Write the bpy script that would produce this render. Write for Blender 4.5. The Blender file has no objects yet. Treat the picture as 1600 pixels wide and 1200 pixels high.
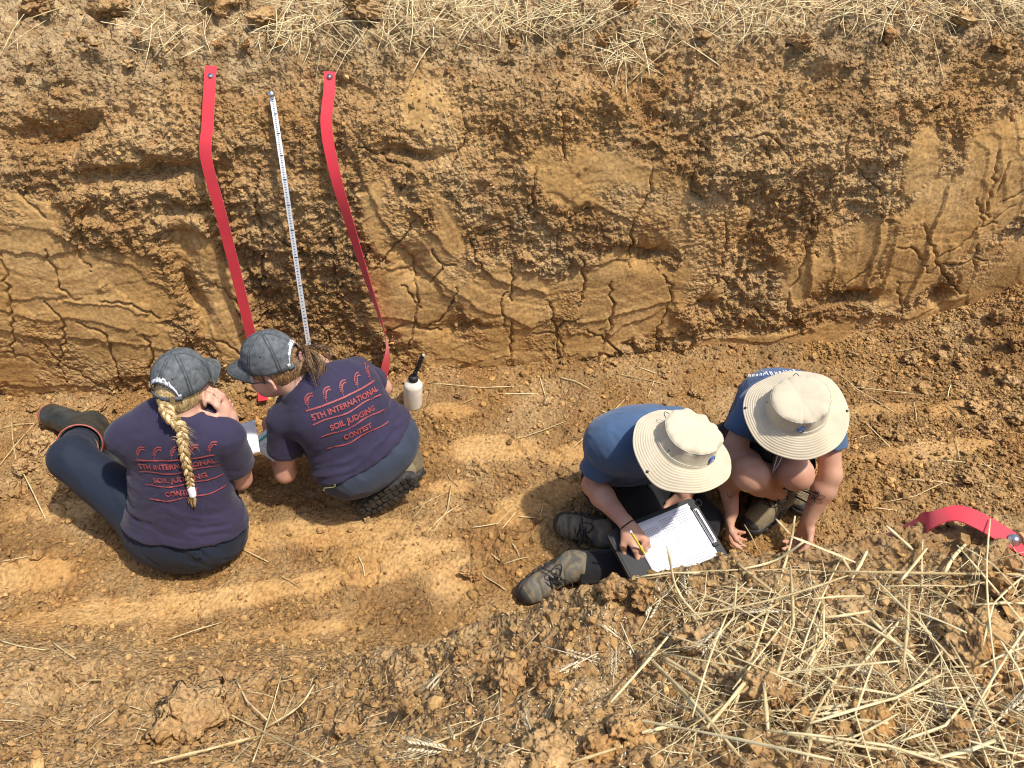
import bpy, bmesh, math, random, time
import numpy as np
from mathutils import Vector, Matrix
from mathutils.bvhtree import BVHTree
T0 = time.time()
random.seed(7); RNG = np.random.default_rng(11)
R = math.radians
SC = bpy.context.scene
COL = SC.collection

# ------------------------------------------------------------------ camera
H, PITCH, F = 2.39, R(42.0), 1202.0          # camera height, look-down angle, focal length in photo pixels
SP, CP = math.sin(PITCH), math.cos(PITCH)
cam_d = bpy.data.cameras.new('camera'); cam = bpy.data.objects.new('camera', cam_d); COL.objects.link(cam)
cam.location = (0, 0, H); cam.rotation_euler = (R(90) - PITCH, 0, 0)
cam_d.sensor_width = 36.0; cam_d.lens = F * 36.0 / 1600.0
cam_d.clip_start = 0.05; cam_d.clip_end = 400
cam_d.dof.use_dof = True; cam_d.dof.focus_distance = 2.75; cam_d.dof.aperture_fstop = 9.0
SC.camera = cam
# ------------------------------------------------------------------ sky and sun
SUN_EL, SUN_AZ = R(64), R(-21)               # azimuth measured from +x towards +y
sdir = Vector((math.cos(SUN_EL) * math.cos(SUN_AZ), math.cos(SUN_EL) * math.sin(SUN_AZ), math.sin(SUN_EL)))
w = bpy.data.worlds.new('World'); SC.world = w; w.use_nodes = True
nt = w.node_tree; bg = nt.nodes['Background']
sky = nt.nodes.new('ShaderNodeTexSky'); sky.sky_type = 'NISHITA'; sky.sun_disc = False
sky.sun_elevation = SUN_EL; sky.sun_rotation = R(90) - SUN_AZ; sky.dust_density = 2.0
nt.links.new(sky.outputs[0], bg.inputs[0]); bg.inputs[1].default_value = 0.15
sd = bpy.data.lights.new('sun', 'SUN'); so = bpy.data.objects.new('sun', sd); COL.objects.link(so)
sd.energy = 3.1; sd.angle = R(2.0); sd.color = (1.0, 0.945, 0.86)
so.rotation_euler = sdir.to_track_quat('Z', 'Y').to_euler(); so.location = (3, 0, 5)
SC.view_settings.view_transform = 'Standard'; SC.view_settings.look = 'None'
SC.view_settings.exposure = 0.60; SC.view_settings.gamma = 1.0
SC.cycles.use_denoising = True; SC.cycles.filter_width = 1.05; SC.cycles.max_bounces = 6

# ------------------------------------------------------------------ pixel <-> world (photo pixels, 1600 x 1200)
def ray(px, py):
    t = (px - 800) / F; u = (py - 600) / F
    return Vector((t, CP - u * SP, -SP - u * CP))
def A(px, py, z=0.0):                          # the point on that line of sight at height z
    d = ray(px, py); k = (z - H) / d.z
    return Vector((d.x * k, d.y * k, z))
def proj(P):
    P = np.asarray(P, float); x = P[..., 0]; y = P[..., 1]; z = P[..., 2] - H
    dep = y * CP - z * SP; up = y * SP + z * CP
    return 800 + F * x / dep, 600 - F * up / dep, dep

# ------------------------------------------------------------------ noise
def _h(ix, iy, seed):
    n = (ix.astype(np.int64) * 374761393 + iy.astype(np.int64) * 668265263 + seed * 974711) & 0xffffffff
    n = ((n ^ (n >> 13)) * 1274126177) & 0xffffffff
    n = ((n ^ (n >> 16)) * 2246822519) & 0xffffffff
    return ((n ^ (n >> 15)) & 0xffffff) / float(0xffffff)
def vn(x, y, seed=0):                          # value noise, -1..1
    ix = np.floor(x); iy = np.floor(y); fx = x - ix; fy = y - iy
    fx = fx * fx * fx * (fx * (fx * 6 - 15) + 10); fy = fy * fy * fy * (fy * (fy * 6 - 15) + 10)
    a = _h(ix, iy, seed); b = _h(ix + 1, iy, seed); c = _h(ix, iy + 1, seed); d = _h(ix + 1, iy + 1, seed)
    return (a + (b - a) * fx + (c - a) * fy + (a - b - c + d) * fx * fy) * 2 - 1
def fbm(x, y, octv=4, seed=0, gain=0.5, ridged=False):
    s = 0; a = 1.0; tot = 0
    for o in range(octv):
        n = vn(x * 2.03 ** o + o * 17.3, y * 2.03 ** o - o * 9.1, seed + o)
        s = s + a * ((1 - 2 * np.abs(n)) if ridged else n); tot += a; a *= gain
    return s / tot
def worley(x, y, seed=0):                      # F1 distance, F2 distance and a random id for the nearest cell
    ix = np.floor(x); iy = np.floor(y)
    f1 = np.full(x.shape, 9.0); f2 = np.full(x.shape, 9.0); idv = np.zeros(x.shape)
    for dx in (-1, 0, 1):
        for dy in (-1, 0, 1):
            cx = ix + dx; cy = iy + dy
            d = np.hypot(cx + .1 + .8 * _h(cx, cy, seed) - x, cy + .1 + .8 * _h(cx, cy, seed + 5) - y)
            n = _h(cx, cy, seed + 9); closer = d < f1
            f2 = np.where(closer, f1, np.minimum(f2, d)); idv = np.where(closer, n, idv); f1 = np.where(closer, d, f1)
    return f1, f2, idv
def sstep(a, b, x):
    t = np.clip((x - a) / (b - a), 0, 1); return t * t * (3 - 2 * t)

# ------------------------------------------------------------------ mesh helpers
def mesh_np(name, V, Q, smooth=True):
    me = bpy.data.meshes.new(name); V = np.asarray(V, np.float32); Q = np.asarray(Q, np.int32)
    n = Q.shape[1]
    me.vertices.add(len(V)); me.vertices.foreach_set('co', V.ravel())
    me.loops.add(Q.size); me.loops.foreach_set('vertex_index', Q.ravel())
    me.polygons.add(len(Q)); me.polygons.foreach_set('loop_start', np.arange(0, Q.size, n, dtype=np.int32))
    me.polygons.foreach_set('loop_total', np.full(len(Q), n, np.int32))
    me.polygons.foreach_set('use_smooth', np.full(len(Q), smooth, bool))
    me.update(calc_edges=True); me.validate(); return me
def attr(me, name, vals):
    a = me.attributes.new(name, 'FLOAT', 'POINT'); a.data.foreach_set('value', np.asarray(vals, np.float32).ravel())
def obj(name, me, mat=None, parent=None, label=None, cat=None, group=None, kind=None):
    o = bpy.data.objects.new(name, me); COL.objects.link(o)
    if mat is not None and me is not None and len(me.materials) == 0: me.materials.append(mat)
    if parent is not None: o.parent = parent; o.matrix_parent_inverse = parent.matrix_world.inverted()
    tag(o, label, cat, group, kind); return o
def tag(o, label=None, cat=None, group=None, kind=None):
    if label: o['label'] = label
    if cat: o['category'] = cat
    if group: o['group'] = group
    if kind: o['kind'] = kind
def empty(name, loc, label, cat, group=None):
    o = bpy.data.objects.new(name, None); COL.objects.link(o); o.location = loc; o.empty_display_size = .05
    o.matrix_world = Matrix.Translation(loc); tag(o, label, cat, group); return o
class MB:                                      # collects lofts / boxes into one mesh
    def __init__(s): s.v = []; s.f = []
    def add(s, V, Fc):
        n = len(s.v); s.v += [tuple(p) for p in V]; s.f += [tuple(i + n for i in f) for f in Fc]; return s
    def tube(s, pts, rad, n=6, cap=True, flat=None):
        pts = [Vector(p) for p in pts]
        if not hasattr(rad, '__len__'): rad = [rad] * len(pts)
        V = []; t0 = (pts[1] - pts[0]).normalized()
        up = Vector((0, 0, 1)) if abs(t0.z) < .9 else Vector((1, 0, 0))
        if flat is not None: up = Vector(flat[0])
        a = (up - t0 * up.dot(t0)).normalized()
        for i, p in enumerate(pts):
            t = (pts[min(i + 1, len(pts) - 1)] - pts[max(i - 1, 0)]).normalized()
            a = (a - t * a.dot(t)).normalized(); b = t.cross(a)
            fa = flat[1] if flat is not None else 1.0
            for k in range(n):
                th = 2 * math.pi * k / n
                V.append(p + (a * math.cos(th) * fa + b * math.sin(th)) * rad[i])
        Fc = []
        for i in range(len(pts) - 1):
            for k in range(n):
                Fc.append((i * n + k, i * n + (k + 1) % n, (i + 1) * n + (k + 1) % n, (i + 1) * n + k))
        if cap:
            Fc.append(tuple(range(n - 1, -1, -1))); m = (len(pts) - 1) * n; Fc.append(tuple(m + k for k in range(n)))
        return s.add(V, Fc)
    def box(s, c, X, Y, Z):                    # half-extent vectors
        c = Vector(c); X = Vector(X); Y = Vector(Y); Z = Vector(Z); V = []
        for i in (-1, 1):
            for j in (-1, 1):
                for k in (-1, 1): V.append(c + X * i + Y * j + Z * k)
        return s.add(V, [(0, 1, 3, 2), (4, 6, 7, 5), (0, 4, 5, 1), (2, 3, 7, 6), (0, 2, 6, 4), (1, 5, 7, 3)])
    def lathe(s, o, ax, prof, n=24, ref=None, wob=None):   # prof: list of (radius, height)
        o = Vector(o); ax = Vector(ax).normalized()
        u = Vector(ref) if ref is not None else (Vector((1, 0, 0)) if abs(ax.x) < .8 else Vector((0, 1, 0)))
        u = (u - ax * u.dot(ax)).normalized(); v = ax.cross(u); V = []
        for i, (r, h) in enumerate(prof):
            for k in range(n):
                th = 2 * math.pi * k / n; rr, hh = (r, h) if wob is None else wob(i, th, r, h)
                V.append(o + ax * hh + (u * math.cos(th) + v * math.sin(th)) * rr)
        Fc = [(i * n + k, i * n + (k + 1) % n, (i + 1) * n + (k + 1) % n, (i + 1) * n + k) for i in range(len(prof) - 1) for k in range(n)]
        return s.add(V, Fc)
    def mesh(s, name, smooth=True):
        me = bpy.data.meshes.new(name); me.from_pydata([tuple(v) for v in s.v], [], s.f)
        if smooth: me.polygons.foreach_set('use_smooth', [True] * len(me.polygons))
        me.update(); return me

# ------------------------------------------------------------------ materials
def nodes(name):
    m = bpy.data.materials.new(name); m.use_nodes = True; nt = m.node_tree
    return m, nt, nt.nodes['Principled BSDF']
def N(nt, typ, **kw):
    n = nt.nodes.new('ShaderNode' + typ)
    for k, v in kw.items():
        if k in n.inputs: n.inputs[k].default_value = v
        else: setattr(n, k, v)
    return n
def mixc(nt, fac, a, b, blend='MIX'):
    m = nt.nodes.new('ShaderNodeMix'); m.data_type = 'RGBA'; m.blend_type = blend
    for sock, v in ((m.inputs[0], fac), (m.inputs[6], a), (m.inputs[7], b)):
        if hasattr(v, 'is_linked') or hasattr(v, 'links'): nt.links.new(v, sock)
        elif isinstance(v, (int, float)): sock.default_value = v
        else: sock.default_value = (*v, 1)
    return m.outputs[2]
def ramp(nt, src, stops):
    r = nt.nodes.new('ShaderNodeValToRGB'); nt.links.new(src, r.inputs[0]); e = r.color_ramp.elements
    while len(e) < len(stops): e.new(.5)
    for el, (p, c) in zip(e, stops): el.position = p; el.color = (*c, 1) if hasattr(c, '__len__') else (c, c, c, 1)
    return r.outputs[0]
def math_n(nt, op, a, b=None):
    m = nt.nodes.new('ShaderNodeMath'); m.operation = op
    for i, v in enumerate((a, b)):
        if v is None: continue
        if isinstance(v, (int, float)): m.inputs[i].default_value = v
        else: nt.links.new(v, m.inputs[i])
    return m.outputs[0]
def simple(name, col, rough=.6, bump=None, var=0.0, vscale=30, sheen=0, spec=.5, metal=0, sub=0, stretch=None):
    m, nt, b = nodes(name); b.inputs['Roughness'].default_value = rough; b.inputs['Metallic'].default_value = metal
    b.inputs['Specular IOR Level'].default_value = spec
    if sheen: b.inputs['Sheen Weight'].default_value = sheen; b.inputs['Sheen Roughness'].default_value = .5
    if sub:
        b.inputs['Subsurface Weight'].default_value = sub; b.inputs['Subsurface Scale'].default_value = .01
        b.inputs['Subsurface Radius'].default_value = (1, .35, .2)
    tc = N(nt, 'TexCoord'); src = tc.outputs['Object']
    if stretch:
        mp = N(nt, 'Mapping'); mp.inputs['Scale'].default_value = stretch; nt.links.new(src, mp.inputs[0]); src = mp.outputs[0]
    if var:
        n = N(nt, 'TexNoise', Scale=vscale, Detail=5.0); nt.links.new(src, n.inputs['Vector'])
        c = ramp(nt, n.outputs[0], [(.3, tuple(x * (1 - var) for x in col)), (.7, tuple(min(1, x * (1 + var)) for x in col))])
        nt.links.new(c, b.inputs['Base Color'])
    else: b.inputs['Base Color'].default_value = (*col, 1)
    if bump:
        sc, dist = bump; n = N(nt, 'TexNoise', Scale=sc, Detail=3.0); nt.links.new(src, n.inputs['Vector'])
        bn = N(nt, 'Bump', Strength=1.0, Distance=dist); nt.links.new(n.outputs[0], bn.inputs['Height']); nt.links.new(bn.outputs[0], b.inputs['Normal'])
    return m
def soil_mat(name, light=1.0, crumb=1.0):
    m, nt, b = nodes(name); b.inputs['Roughness'].default_value = .93; b.inputs['Specular IOR Level'].default_value = .15
    tc = N(nt, 'NewGeometry'); P = tc.outputs['Position']
    def nz(scale, detail=5, dist=0.0):
        n = N(nt, 'TexNoise', Scale=scale, Detail=float(detail), Distortion=dist); nt.links.new(P, n.inputs['Vector']); return n.outputs[0]
    k = light
    ochre = (.365 * k, .203 * k, .074 * k); tan_ = (.49 * k, .318 * k, .145 * k); red = (.32 * k, .155 * k, .058 * k); top = (.27 * k, .175 * k, .085 * k); dry = (.50 * k, .36 * k, .19 * k)
    c = mixc(nt, ramp(nt, nz(3.2, 6, .4), [(.40, 0.0), (.66, 1.0)]), ochre, tan_)
    c = mixc(nt, ramp(nt, nz(7.5, 6, .8), [(.54, 0.0), (.72, .75)]), c, red)
    c = mixc(nt, ramp(nt, nz(2.1, 7, 1.2), [(.52, 0.0), (.68, .55)]), c, (.20 * k, .115 * k, .048 * k))
    c = mixc(nt, ramp(nt, nz(19, 5, .5), [(.60, 0.0), (.70, .5)]), c, (.22 * k, .105 * k, .04 * k))
    at = N(nt, 'Attribute', attribute_name='topsoil')
    tmix = mixc(nt, ramp(nt, nz(14, 5), [(.4, 0.0), (.65, 1.0)]), top, dry)
    c = mixc(nt, at.outputs['Fac'], c, tmix)
    at2 = N(nt, 'Attribute', attribute_name='smear')
    c = mixc(nt, math_n(nt, 'MULTIPLY', at2.outputs['Fac'], .48), c, (.46 * k, .265 * k, .084 * k))
    tone = N(nt, 'Attribute', attribute_name='tone')      # per-crumb colour, -1..1
    fine = ramp(nt, nz(70, 4), [(.25, .58), (.5, .98), (.8, 1.36)])
    c = mixc(nt, 1.0, c, fine, 'MULTIPLY')
    tn = math_n(nt, 'ADD', math_n(nt, 'MULTIPLY', tone.outputs['Fac'], .30), 1.0)
    tcx = nt.nodes.new('ShaderNodeCombineColor'); [nt.links.new(tn, tcx.inputs[i]) for i in range(3)]
    c = mixc(nt, 1.0, c, tcx.outputs[0], 'MULTIPLY')
    nt.links.new(c, b.inputs['Base Color'])
    # fine relief: crumbs and grit, weaker on the smeared faces
    vo = N(nt, 'TexVoronoi', Scale=72.0); nt.links.new(P, vo.inputs['Vector'])
    vo2 = N(nt, 'TexVoronoi', Scale=120.0); nt.links.new(P, vo2.inputs['Vector'])
    hgt = math_n(nt, 'ADD', math_n(nt, 'MULTIPLY', vo.outputs['Distance'], -.75), math_n(nt, 'MULTIPLY', vo2.outputs['Distance'], -.35))
    hgt = math_n(nt, 'ADD', hgt, math_n(nt, 'MULTIPLY', nz(38, 3), 1.1))
    amt = math_n(nt, 'SUBTRACT', 1.0, math_n(nt, 'MULTIPLY', at2.outputs['Fac'], .86))
    hgt = math_n(nt, 'MULTIPLY', hgt, amt)
    bn = N(nt, 'Bump', Strength=1.0 * crumb, Distance=.0115); nt.links.new(hgt, bn.inputs['Height']); nt.links.new(bn.outputs[0], b.inputs['Normal'])
    return m
M_SOIL = soil_mat('ochre_clay_soil')
# ------------------------------------------------------------------ terrain: far wall with the field behind it
SH = 0.117                                     # the pit runs slightly askew to the view
def shear(x): return SH * np.clip(x, -4, 4)
WALL_Y = 2.79
PROF = np.array([(0.00, -.12), (0.0, 0.0), (.02, .25), (.05, .6), (.085, .92), (.13, 1.08), (.215, 1.22), (.31, 1.33), (.40, 1.39), (.56, 1.43), (.9, 1.46), (1.6, 1.48), (4, 1.5), (60, 1.5)])
_pl = np.concatenate([[0], np.cumsum(np.hypot(*np.diff(PROF, axis=0).T))])
def profile(v):
    v = np.asarray(v, float)
    def ev(vv): return np.interp(vv, _pl, PROF[:, 0]), np.interp(vv, _pl, PROF[:, 1])
    b = 0; z = 0
    for o in (-.06, -.03, 0, .03, .06):
        bb, zz = ev(np.clip(v + o, 0, _pl[-1])); b = b + bb / 5; z = z + zz / 5
    return b, z
def grow(lo, hi, step, ext, g=1.22):
    mid = np.arange(lo, hi + step / 2, step); out = []; s = step; x = mid[-1]
    while x < ext: s *= g; x += s; out.append(x)
    return mid, np.array(out)
mid, ex = grow(-2.55, 2.55, .0056, 40, 1.07)
XS = np.concatenate([-ex[::-1], mid, ex])
mid, ex = grow(-2.55, 2.55, .0072, 40, 1.08)
XS2 = np.concatenate([-ex[::-1], mid, ex])
midv, exv = grow(0, 2.35, .0056, _pl[-1] - 1)
VS = np.concatenate([midv[midv < 1.7], np.arange(1.7, 2.36, .0085), exv[exv > 2.37]])
def wall_hit(px, py):                          # (s, v) where that line of sight meets the undisturbed wall
    d = ray(px, py); lo = 0.5; k = np.linspace(1.2, 5.5, 4000)
    x = d.x * k; y = d.y * k; z = H + d.z * k
    vv = np.linspace(0, 4, 2000); b, zz = profile(vv)
    bz = np.interp(z, zz, b); vz = np.interp(z, zz, vv)
    ok = np.where((y > WALL_Y + shear(x) + bz) | (z < -.12))[0]
    i = ok[0] if len(ok) else len(k) - 1
    return float(x[i]), float(vz[i])
X, V = np.meshgrid(XS, VS, indexing='ij')
near = (np.abs(X) < 3.2) & (V < 3.2)
b, z = profile(VS); db = np.gradient(b, VS); dz = np.gradient(z, VS)
ln = np.hypot(db, dz); nb = -dz / ln; nz_ = db / ln      # outward normal in (setback, z)
# smeared (bucket-polished) patches: centre, half sizes in photo pixels, tilt, groove direction, groove strength
PATCH = [(60, 420, 95, 60, 5, 5, 1), (110, 500, 130, 75, 12, 12, 1), (60, 575, 110, 50, 3, 2, 1), (215, 440, 65, 45, 25, 30, .7), (205, 540, 80, 60, 10, 8, 1), (20, 340, 60, 25, 0, 0, .5),
         (330, 440, 40, 90, -25, 60, 1), (345, 500, 45, 60, -20, 60, .8), (700, 205, 38, 80, -38, 55, 1.6), (700, 350, 22, 75, -25, 60, 1.5), (610, 350, 38, 75, -30, 58, 1.2), (640, 480, 75, 60, 20, 15, 1.2),
         (770, 455, 150, 48, 32, 33, 1.5), (960, 470, 130, 60, -4, -5, 1.6), (900, 525, 200, 34, -3, -3, 1.4), (760, 540, 120, 30, 0, 0, .8), (985, 300, 95, 50, 15, 20, .9), (1010, 345, 75, 36, 25, 40, .8), (890, 280, 60, 36, 20, 20, .8),
         (1120, 370, 50, 50, 0, 70, .7), (1090, 440, 60, 45, 0, 0, 1), (1265, 415, 50, 60, 10, 82, 1.8), (1340, 400, 45, 60, 5, 85, 1.6), (1440, 380, 62, 110, 8, 85, 1.8), (1540, 300, 75, 105, 15, 70, .8), (1560, 430, 85, 70, 0, 78, .8), (1500, 480, 130, 34, -12, -12, 1.2), (1180, 540, 160, 20, -3, -2, .8), (1330, 520, 90, 22, -4, -4, 1), (1440, 255, 30, 45, 10, 80, 1)]
smear = np.zeros(X.shape); groove = np.zeros(X.shape)
nx = X + .05 * fbm(X * 6, V * 6, 3, 3); nv = V + .05 * fbm(X * 6 + 9, V * 6, 3, 4)
edge_n = .30 * fbm(X * 9, V * 9, 4, 21)
for i, (cx, cy, rx, ry, ang, ga, gs) in enumerate(PATCH):
    s0, v0 = wall_hit(cx, cy); kx = 1 / 395.0; kv = 1 / 320.0
    sel = np.where((np.abs(XS - s0) < .9))[0]; a0, a1 = sel[0], sel[-1] + 1
    dx = (nx[a0:a1] - s0) / kx; dv = -(nv[a0:a1] - v0) / kv      # photo-like axes, y down
    ca, sa = math.cos(R(ang)), math.sin(R(ang))
    u = (dx * ca + dv * sa) / (rx * 1.27); ww = (-dx * sa + dv * ca) / (ry * 1.27)
    m = 1 - sstep(.68, 1.02, np.sqrt(u * u + ww * ww) + edge_n[a0:a1])
    better = m > smear[a0:a1]
    cg, sg = math.cos(R(ga)), math.sin(R(ga))
    q = (-dx * sg + dv * cg) / 395; q2 = (dx * cg + dv * sg) / 395
    qq = q * 13 + .45 * vn(q2 * 3 + i, q * 7, 31 + i) + i * 3.1
    saw = (qq - np.floor(qq)); tooth = _h(np.floor(qq), np.zeros_like(qq), 77 + i)
    g = gs * (.0045 * (tooth - .5) + .006 * saw ** 3 * (tooth > .55)) + .0016 * fbm(q2 * 3, q * 24, 2, 50 + i) + .006 * (_h(np.full_like(qq, i), np.zeros_like(qq), 5) - .2)
    groove[a0:a1] = np.where(better, g, groove[a0:a1]); smear[a0:a1] = np.maximum(m, smear[a0:a1])
top = sstep(1.36, 1.60, V + .10 * fbm(X * 4, V * 4, 4, 8)) 
smear *= 1 - top
rough = 1 - smear
big = .035 * fbm(X * 1.3, V * 1.5, 3, 12)
warp = .05 * fbm(X * 5, V * 5, 3, 40)
w1, w1b, id1 = worley((X + warp) * 8.5, (V - warp) * 10, 61)
w2, w2b, id2 = worley((X + warp) * 24, (V + warp) * 27, 62)
w3, w3b, id3 = worley(X * 62 + 3 * warp * 20, V * 66, 63)
D = big.copy()
lump = .5 + .5 * fbm(X * 2.1, V * 2.1, 3, 70)
rg = rough * (.45 + .70 * lump)
D += rg * (.040 * (id1 - .5) * sstep(0, .12, w1b - w1) + .026 * fbm(X * 9, V * 9, 5, 14, .6, True) - .010)
D += rg * .012 * fbm(X * 30 + 6 * warp * 10, V * 9, 4, 114, .6, True)
D += rg * (.017 * (id2 - .55) * sstep(0, .22, w2b - w2) + .004 * (.45 - w2)) * (1 + .8 * top)
D += rg * (.0085 * (id3 - .5) + .0015 * (.45 - w3))
D += rg * .012 * fbm(X * 45, V * 45, 3, 15, .6, True)
tq = 3.4 * fbm(X * 2.2 + 4 * warp, V * 3.4 - 2 * warp, 3, 67); tf = np.floor(tq); terr = tf + sstep(.86, 1.0, tq - tf)
grit = sstep(.05, .45, fbm(X * 4.5, V * 4.5, 4, 68))
D += smear * (groove + .006 * terr / 2 - .004 * (tq / 2) + .004 * fbm(X * 9, V * 9, 3, 16) + grit * (.006 * fbm(X * 45, V * 45, 3, 17, .6, True) + .004 * (id3 - .5)))
smear = smear * (1 - .7 * grit)
D += top * (.05 * fbm(X * 3.2, V * 3.6, 4, 18) + .03 * fbm(X * 11, V * 11, 4, 19, .55, True))
def dent(px, py, rx, ry, depth):               # hollows broken out of the face (negative depth: a lump)
    s0, v0 = wall_hit(px, py)
    e = ((nx - s0) * 395 / rx) ** 2 + ((nv - v0) * 320 / ry) ** 2
    D[...] -= depth * np.exp(-e * 1.2) * (1 + .5 * w2)
for a in [(95, 205, 60, 16, .09), (60, 225, 60, 14, .05), (235, 262, 120, 16, .07), (170, 225, 75, 22, -.05), (300, 455, 16, 60, .06), (285, 380, 40, 22, .05), (290, 330, 60, 14, .035), (240, 320, 25, 18, .03),
          (400, 420, 40, 120, .03), (440, 470, 120, 90, .03), (520, 300, 60, 90, -.02), (640, 420, 30, 30, .05), (1000, 400, 50, 25, .04), (800, 240, 90, 60, .03), (1100, 480, 20, 20, .05), (1345, 300, 30, 60, .05), (1330, 470, 60, 16, .05),
          (1470, 460, 20, 20, .05), (1250, 350, 90, 60, .02), (1180, 250, 120, 40, -.02), (1120, 165, 60, 30, -.04), (1040, 185, 50, 20, .04), (570, 200, 40, 30, -.03), (960, 160, 60, 24, -.04), (700, 510, 40, 20, .03), (640, 245, 60, 10, .05),
          (1290, 90, 40, 16, -.05), (800, 150, 60, 30, -.03), (500, 250, 60, 60, .0), (1180, 420, 40, 60, .03)]: dent(*a)
# cracks: wandering polylines cut into the face
CR = [[(2, 395), (18, 470), (24, 560)], [(72, 388), (92, 450), (112, 462)], [(120, 500), (168, 522), (190, 600)], [(225, 520), (240, 560), (238, 612)], [(155, 470), (205, 475), (250, 498)], [(70, 470), (100, 500), (96, 560)],
      [(405, 265), (398, 330), (412, 400), (405, 470)], [(515, 350), (525, 450), (530, 470)], [(418, 360), (470, 398), (560, 405)], [(585, 420), (650, 345)], [(560, 230), (640, 260), (625, 300)], [(720, 165), (735, 205), (706, 262)], [(870, 135), (882, 250)],
      [(838, 262), (826, 330), (808, 345)], [(955, 440), (957, 490), (942, 545)], [(1022, 250), (1018, 300), (990, 345), (985, 420)], [(1035, 430), (1050, 462), (1028, 520), (1024, 560)], [(905, 400), (915, 440), (905, 480)], [(798, 410), (800, 470)], [(690, 410), (676, 440)], [(735, 375), (752, 420)],
      [(860, 470), (872, 530), (868, 560)], [(800, 500), (796, 560)], [(1145, 215), (1200, 210), (1240, 255)], [(1335, 190), (1318, 250), (1290, 300)], [(1385, 210), (1362, 270)], [(1558, 235), (1548, 290), (1530, 350)], [(1280, 335), (1262, 400), (1235, 450)], [(1198, 220), (1205, 260)], [(1135, 350), (1130, 420), (1095, 480)],
      [(1500, 90), (1590, 118)], [(1575, 110), (1580, 190)], [(1450, 180), (1475, 165)], [(1510, 470), (1515, 510)], [(1440, 350), (1470, 420), (1500, 460)], [(620, 90), (700, 100)], [(600, 520), (640, 505), (690, 520)], [(640, 400), (655, 470), (640, 540)], [(270, 600), (300, 560)], [(30, 300), (70, 340)], [(1180, 480), (1215, 520)], [(1400, 440), (1410, 500)]]
pl = [[wall_hit(*p) for p in c] for c in CR]
wt = [.0033] * len(pl)
for i in range(36):
    s0, v0 = random.uniform(-2.4, 2.4), random.uniform(.1, 1.15); an = random.gauss(math.pi / 2, .7); c = [(s0, v0)]
    for k in range(random.randint(2, 4)): an += random.gauss(0, .5); s0 += .07 * math.cos(an); v0 += .07 * math.sin(an); c.append((s0, v0))
    pl.append(c); wt.append(random.uniform(.0022, .0028))
crk = np.zeros(X.shape)
for c, wd in zip(pl, wt):
    q = [np.array(c[0])]
    for p0, p1 in zip(c[:-1], c[1:]):
        p0 = np.array(p0); p1 = np.array(p1); n = max(2, int(np.hypot(*(p1 - p0)) / .022)); pr = np.array([-(p1 - p0)[1], (p1 - p0)[0]]); pr = pr / (np.hypot(*pr) + 1e-9)
        for k in range(1, n + 1): q.append(p0 + (p1 - p0) * k / n + pr * random.gauss(0, .0075) * (k < n))
    for k, (p0, p1) in enumerate(zip(q[:-1], q[1:])):
        tw = wd * (0.55 + .75 * math.sin(math.pi * (k + .7) / (len(q) + .4)))
        i0, i1 = np.searchsorted(XS, [min(p0[0], p1[0]) - .02, max(p0[0], p1[0]) + .02]); j0, j1 = np.searchsorted(VS, [min(p0[1], p1[1]) - .02, max(p0[1], p1[1]) + .02])
        xx = X[i0:i1, j0:j1] - p0[0]; vv = V[i0:i1, j0:j1] - p0[1]; d = p1 - p0; L2 = d @ d + 1e-12
        t = np.clip((xx * d[0] + vv * d[1]) / L2, 0, 1); dist = np.hypot(xx - t * d[0], vv - t * d[1])
        crk[i0:i1, j0:j1] = np.maximum(crk[i0:i1, j0:j1], np.clip(1.25 - dist / (tw * 1.15), 0, 1))
D -= crk * .022
D = np.where(near, D, .04 * fbm(X * 1.3, V * 1.5, 3, 12))
WX = X + .116 * 0; Bg, Zg = np.meshgrid(XS, b, indexing='ij')[1], np.meshgrid(XS, z, indexing='ij')[1]
NB = np.meshgrid(XS, nb, indexing='ij')[1]; NZ = np.meshgrid(XS, nz_, indexing='ij')[1]
WP = np.stack([X - .116 * NB * D, WALL_Y + shear(X) + Bg + NB * D * .993, Zg + NZ * D], -1)
def grid_quads(n, m):
    i = np.arange(n * m).reshape(n, m)
    return np.stack([i[:-1, :-1], i[1:, :-1], i[1:, 1:], i[:-1, 1:]], -1).reshape(-1, 4)
nI, nJ = X.shape; jw = int(np.searchsorted(VS, 1.62))     # the face up to the lip, then the field behind it
me = mesh_np('pit_wall', WP[:, :jw + 1].reshape(-1, 3), grid_quads(nI, jw + 1))
attr(me, 'topsoil', (top * .9)[:, :jw + 1]); attr(me, 'smear', smear[:, :jw + 1]); attr(me, 'tone', (.10 - .45 * rough + .25 * fbm(X * 3, V * 3, 3, 120))[:, :jw + 1])
obj('pit_wall', me, M_SOIL, kind='structure')
me = mesh_np('field', WP[:, jw:].reshape(-1, 3), grid_quads(nI, nJ - jw))
attr(me, 'topsoil', (top * .9)[:, jw:]); attr(me, 'smear', smear[:, jw:])
obj('field', me, M_SOIL, kind='structure')
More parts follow.
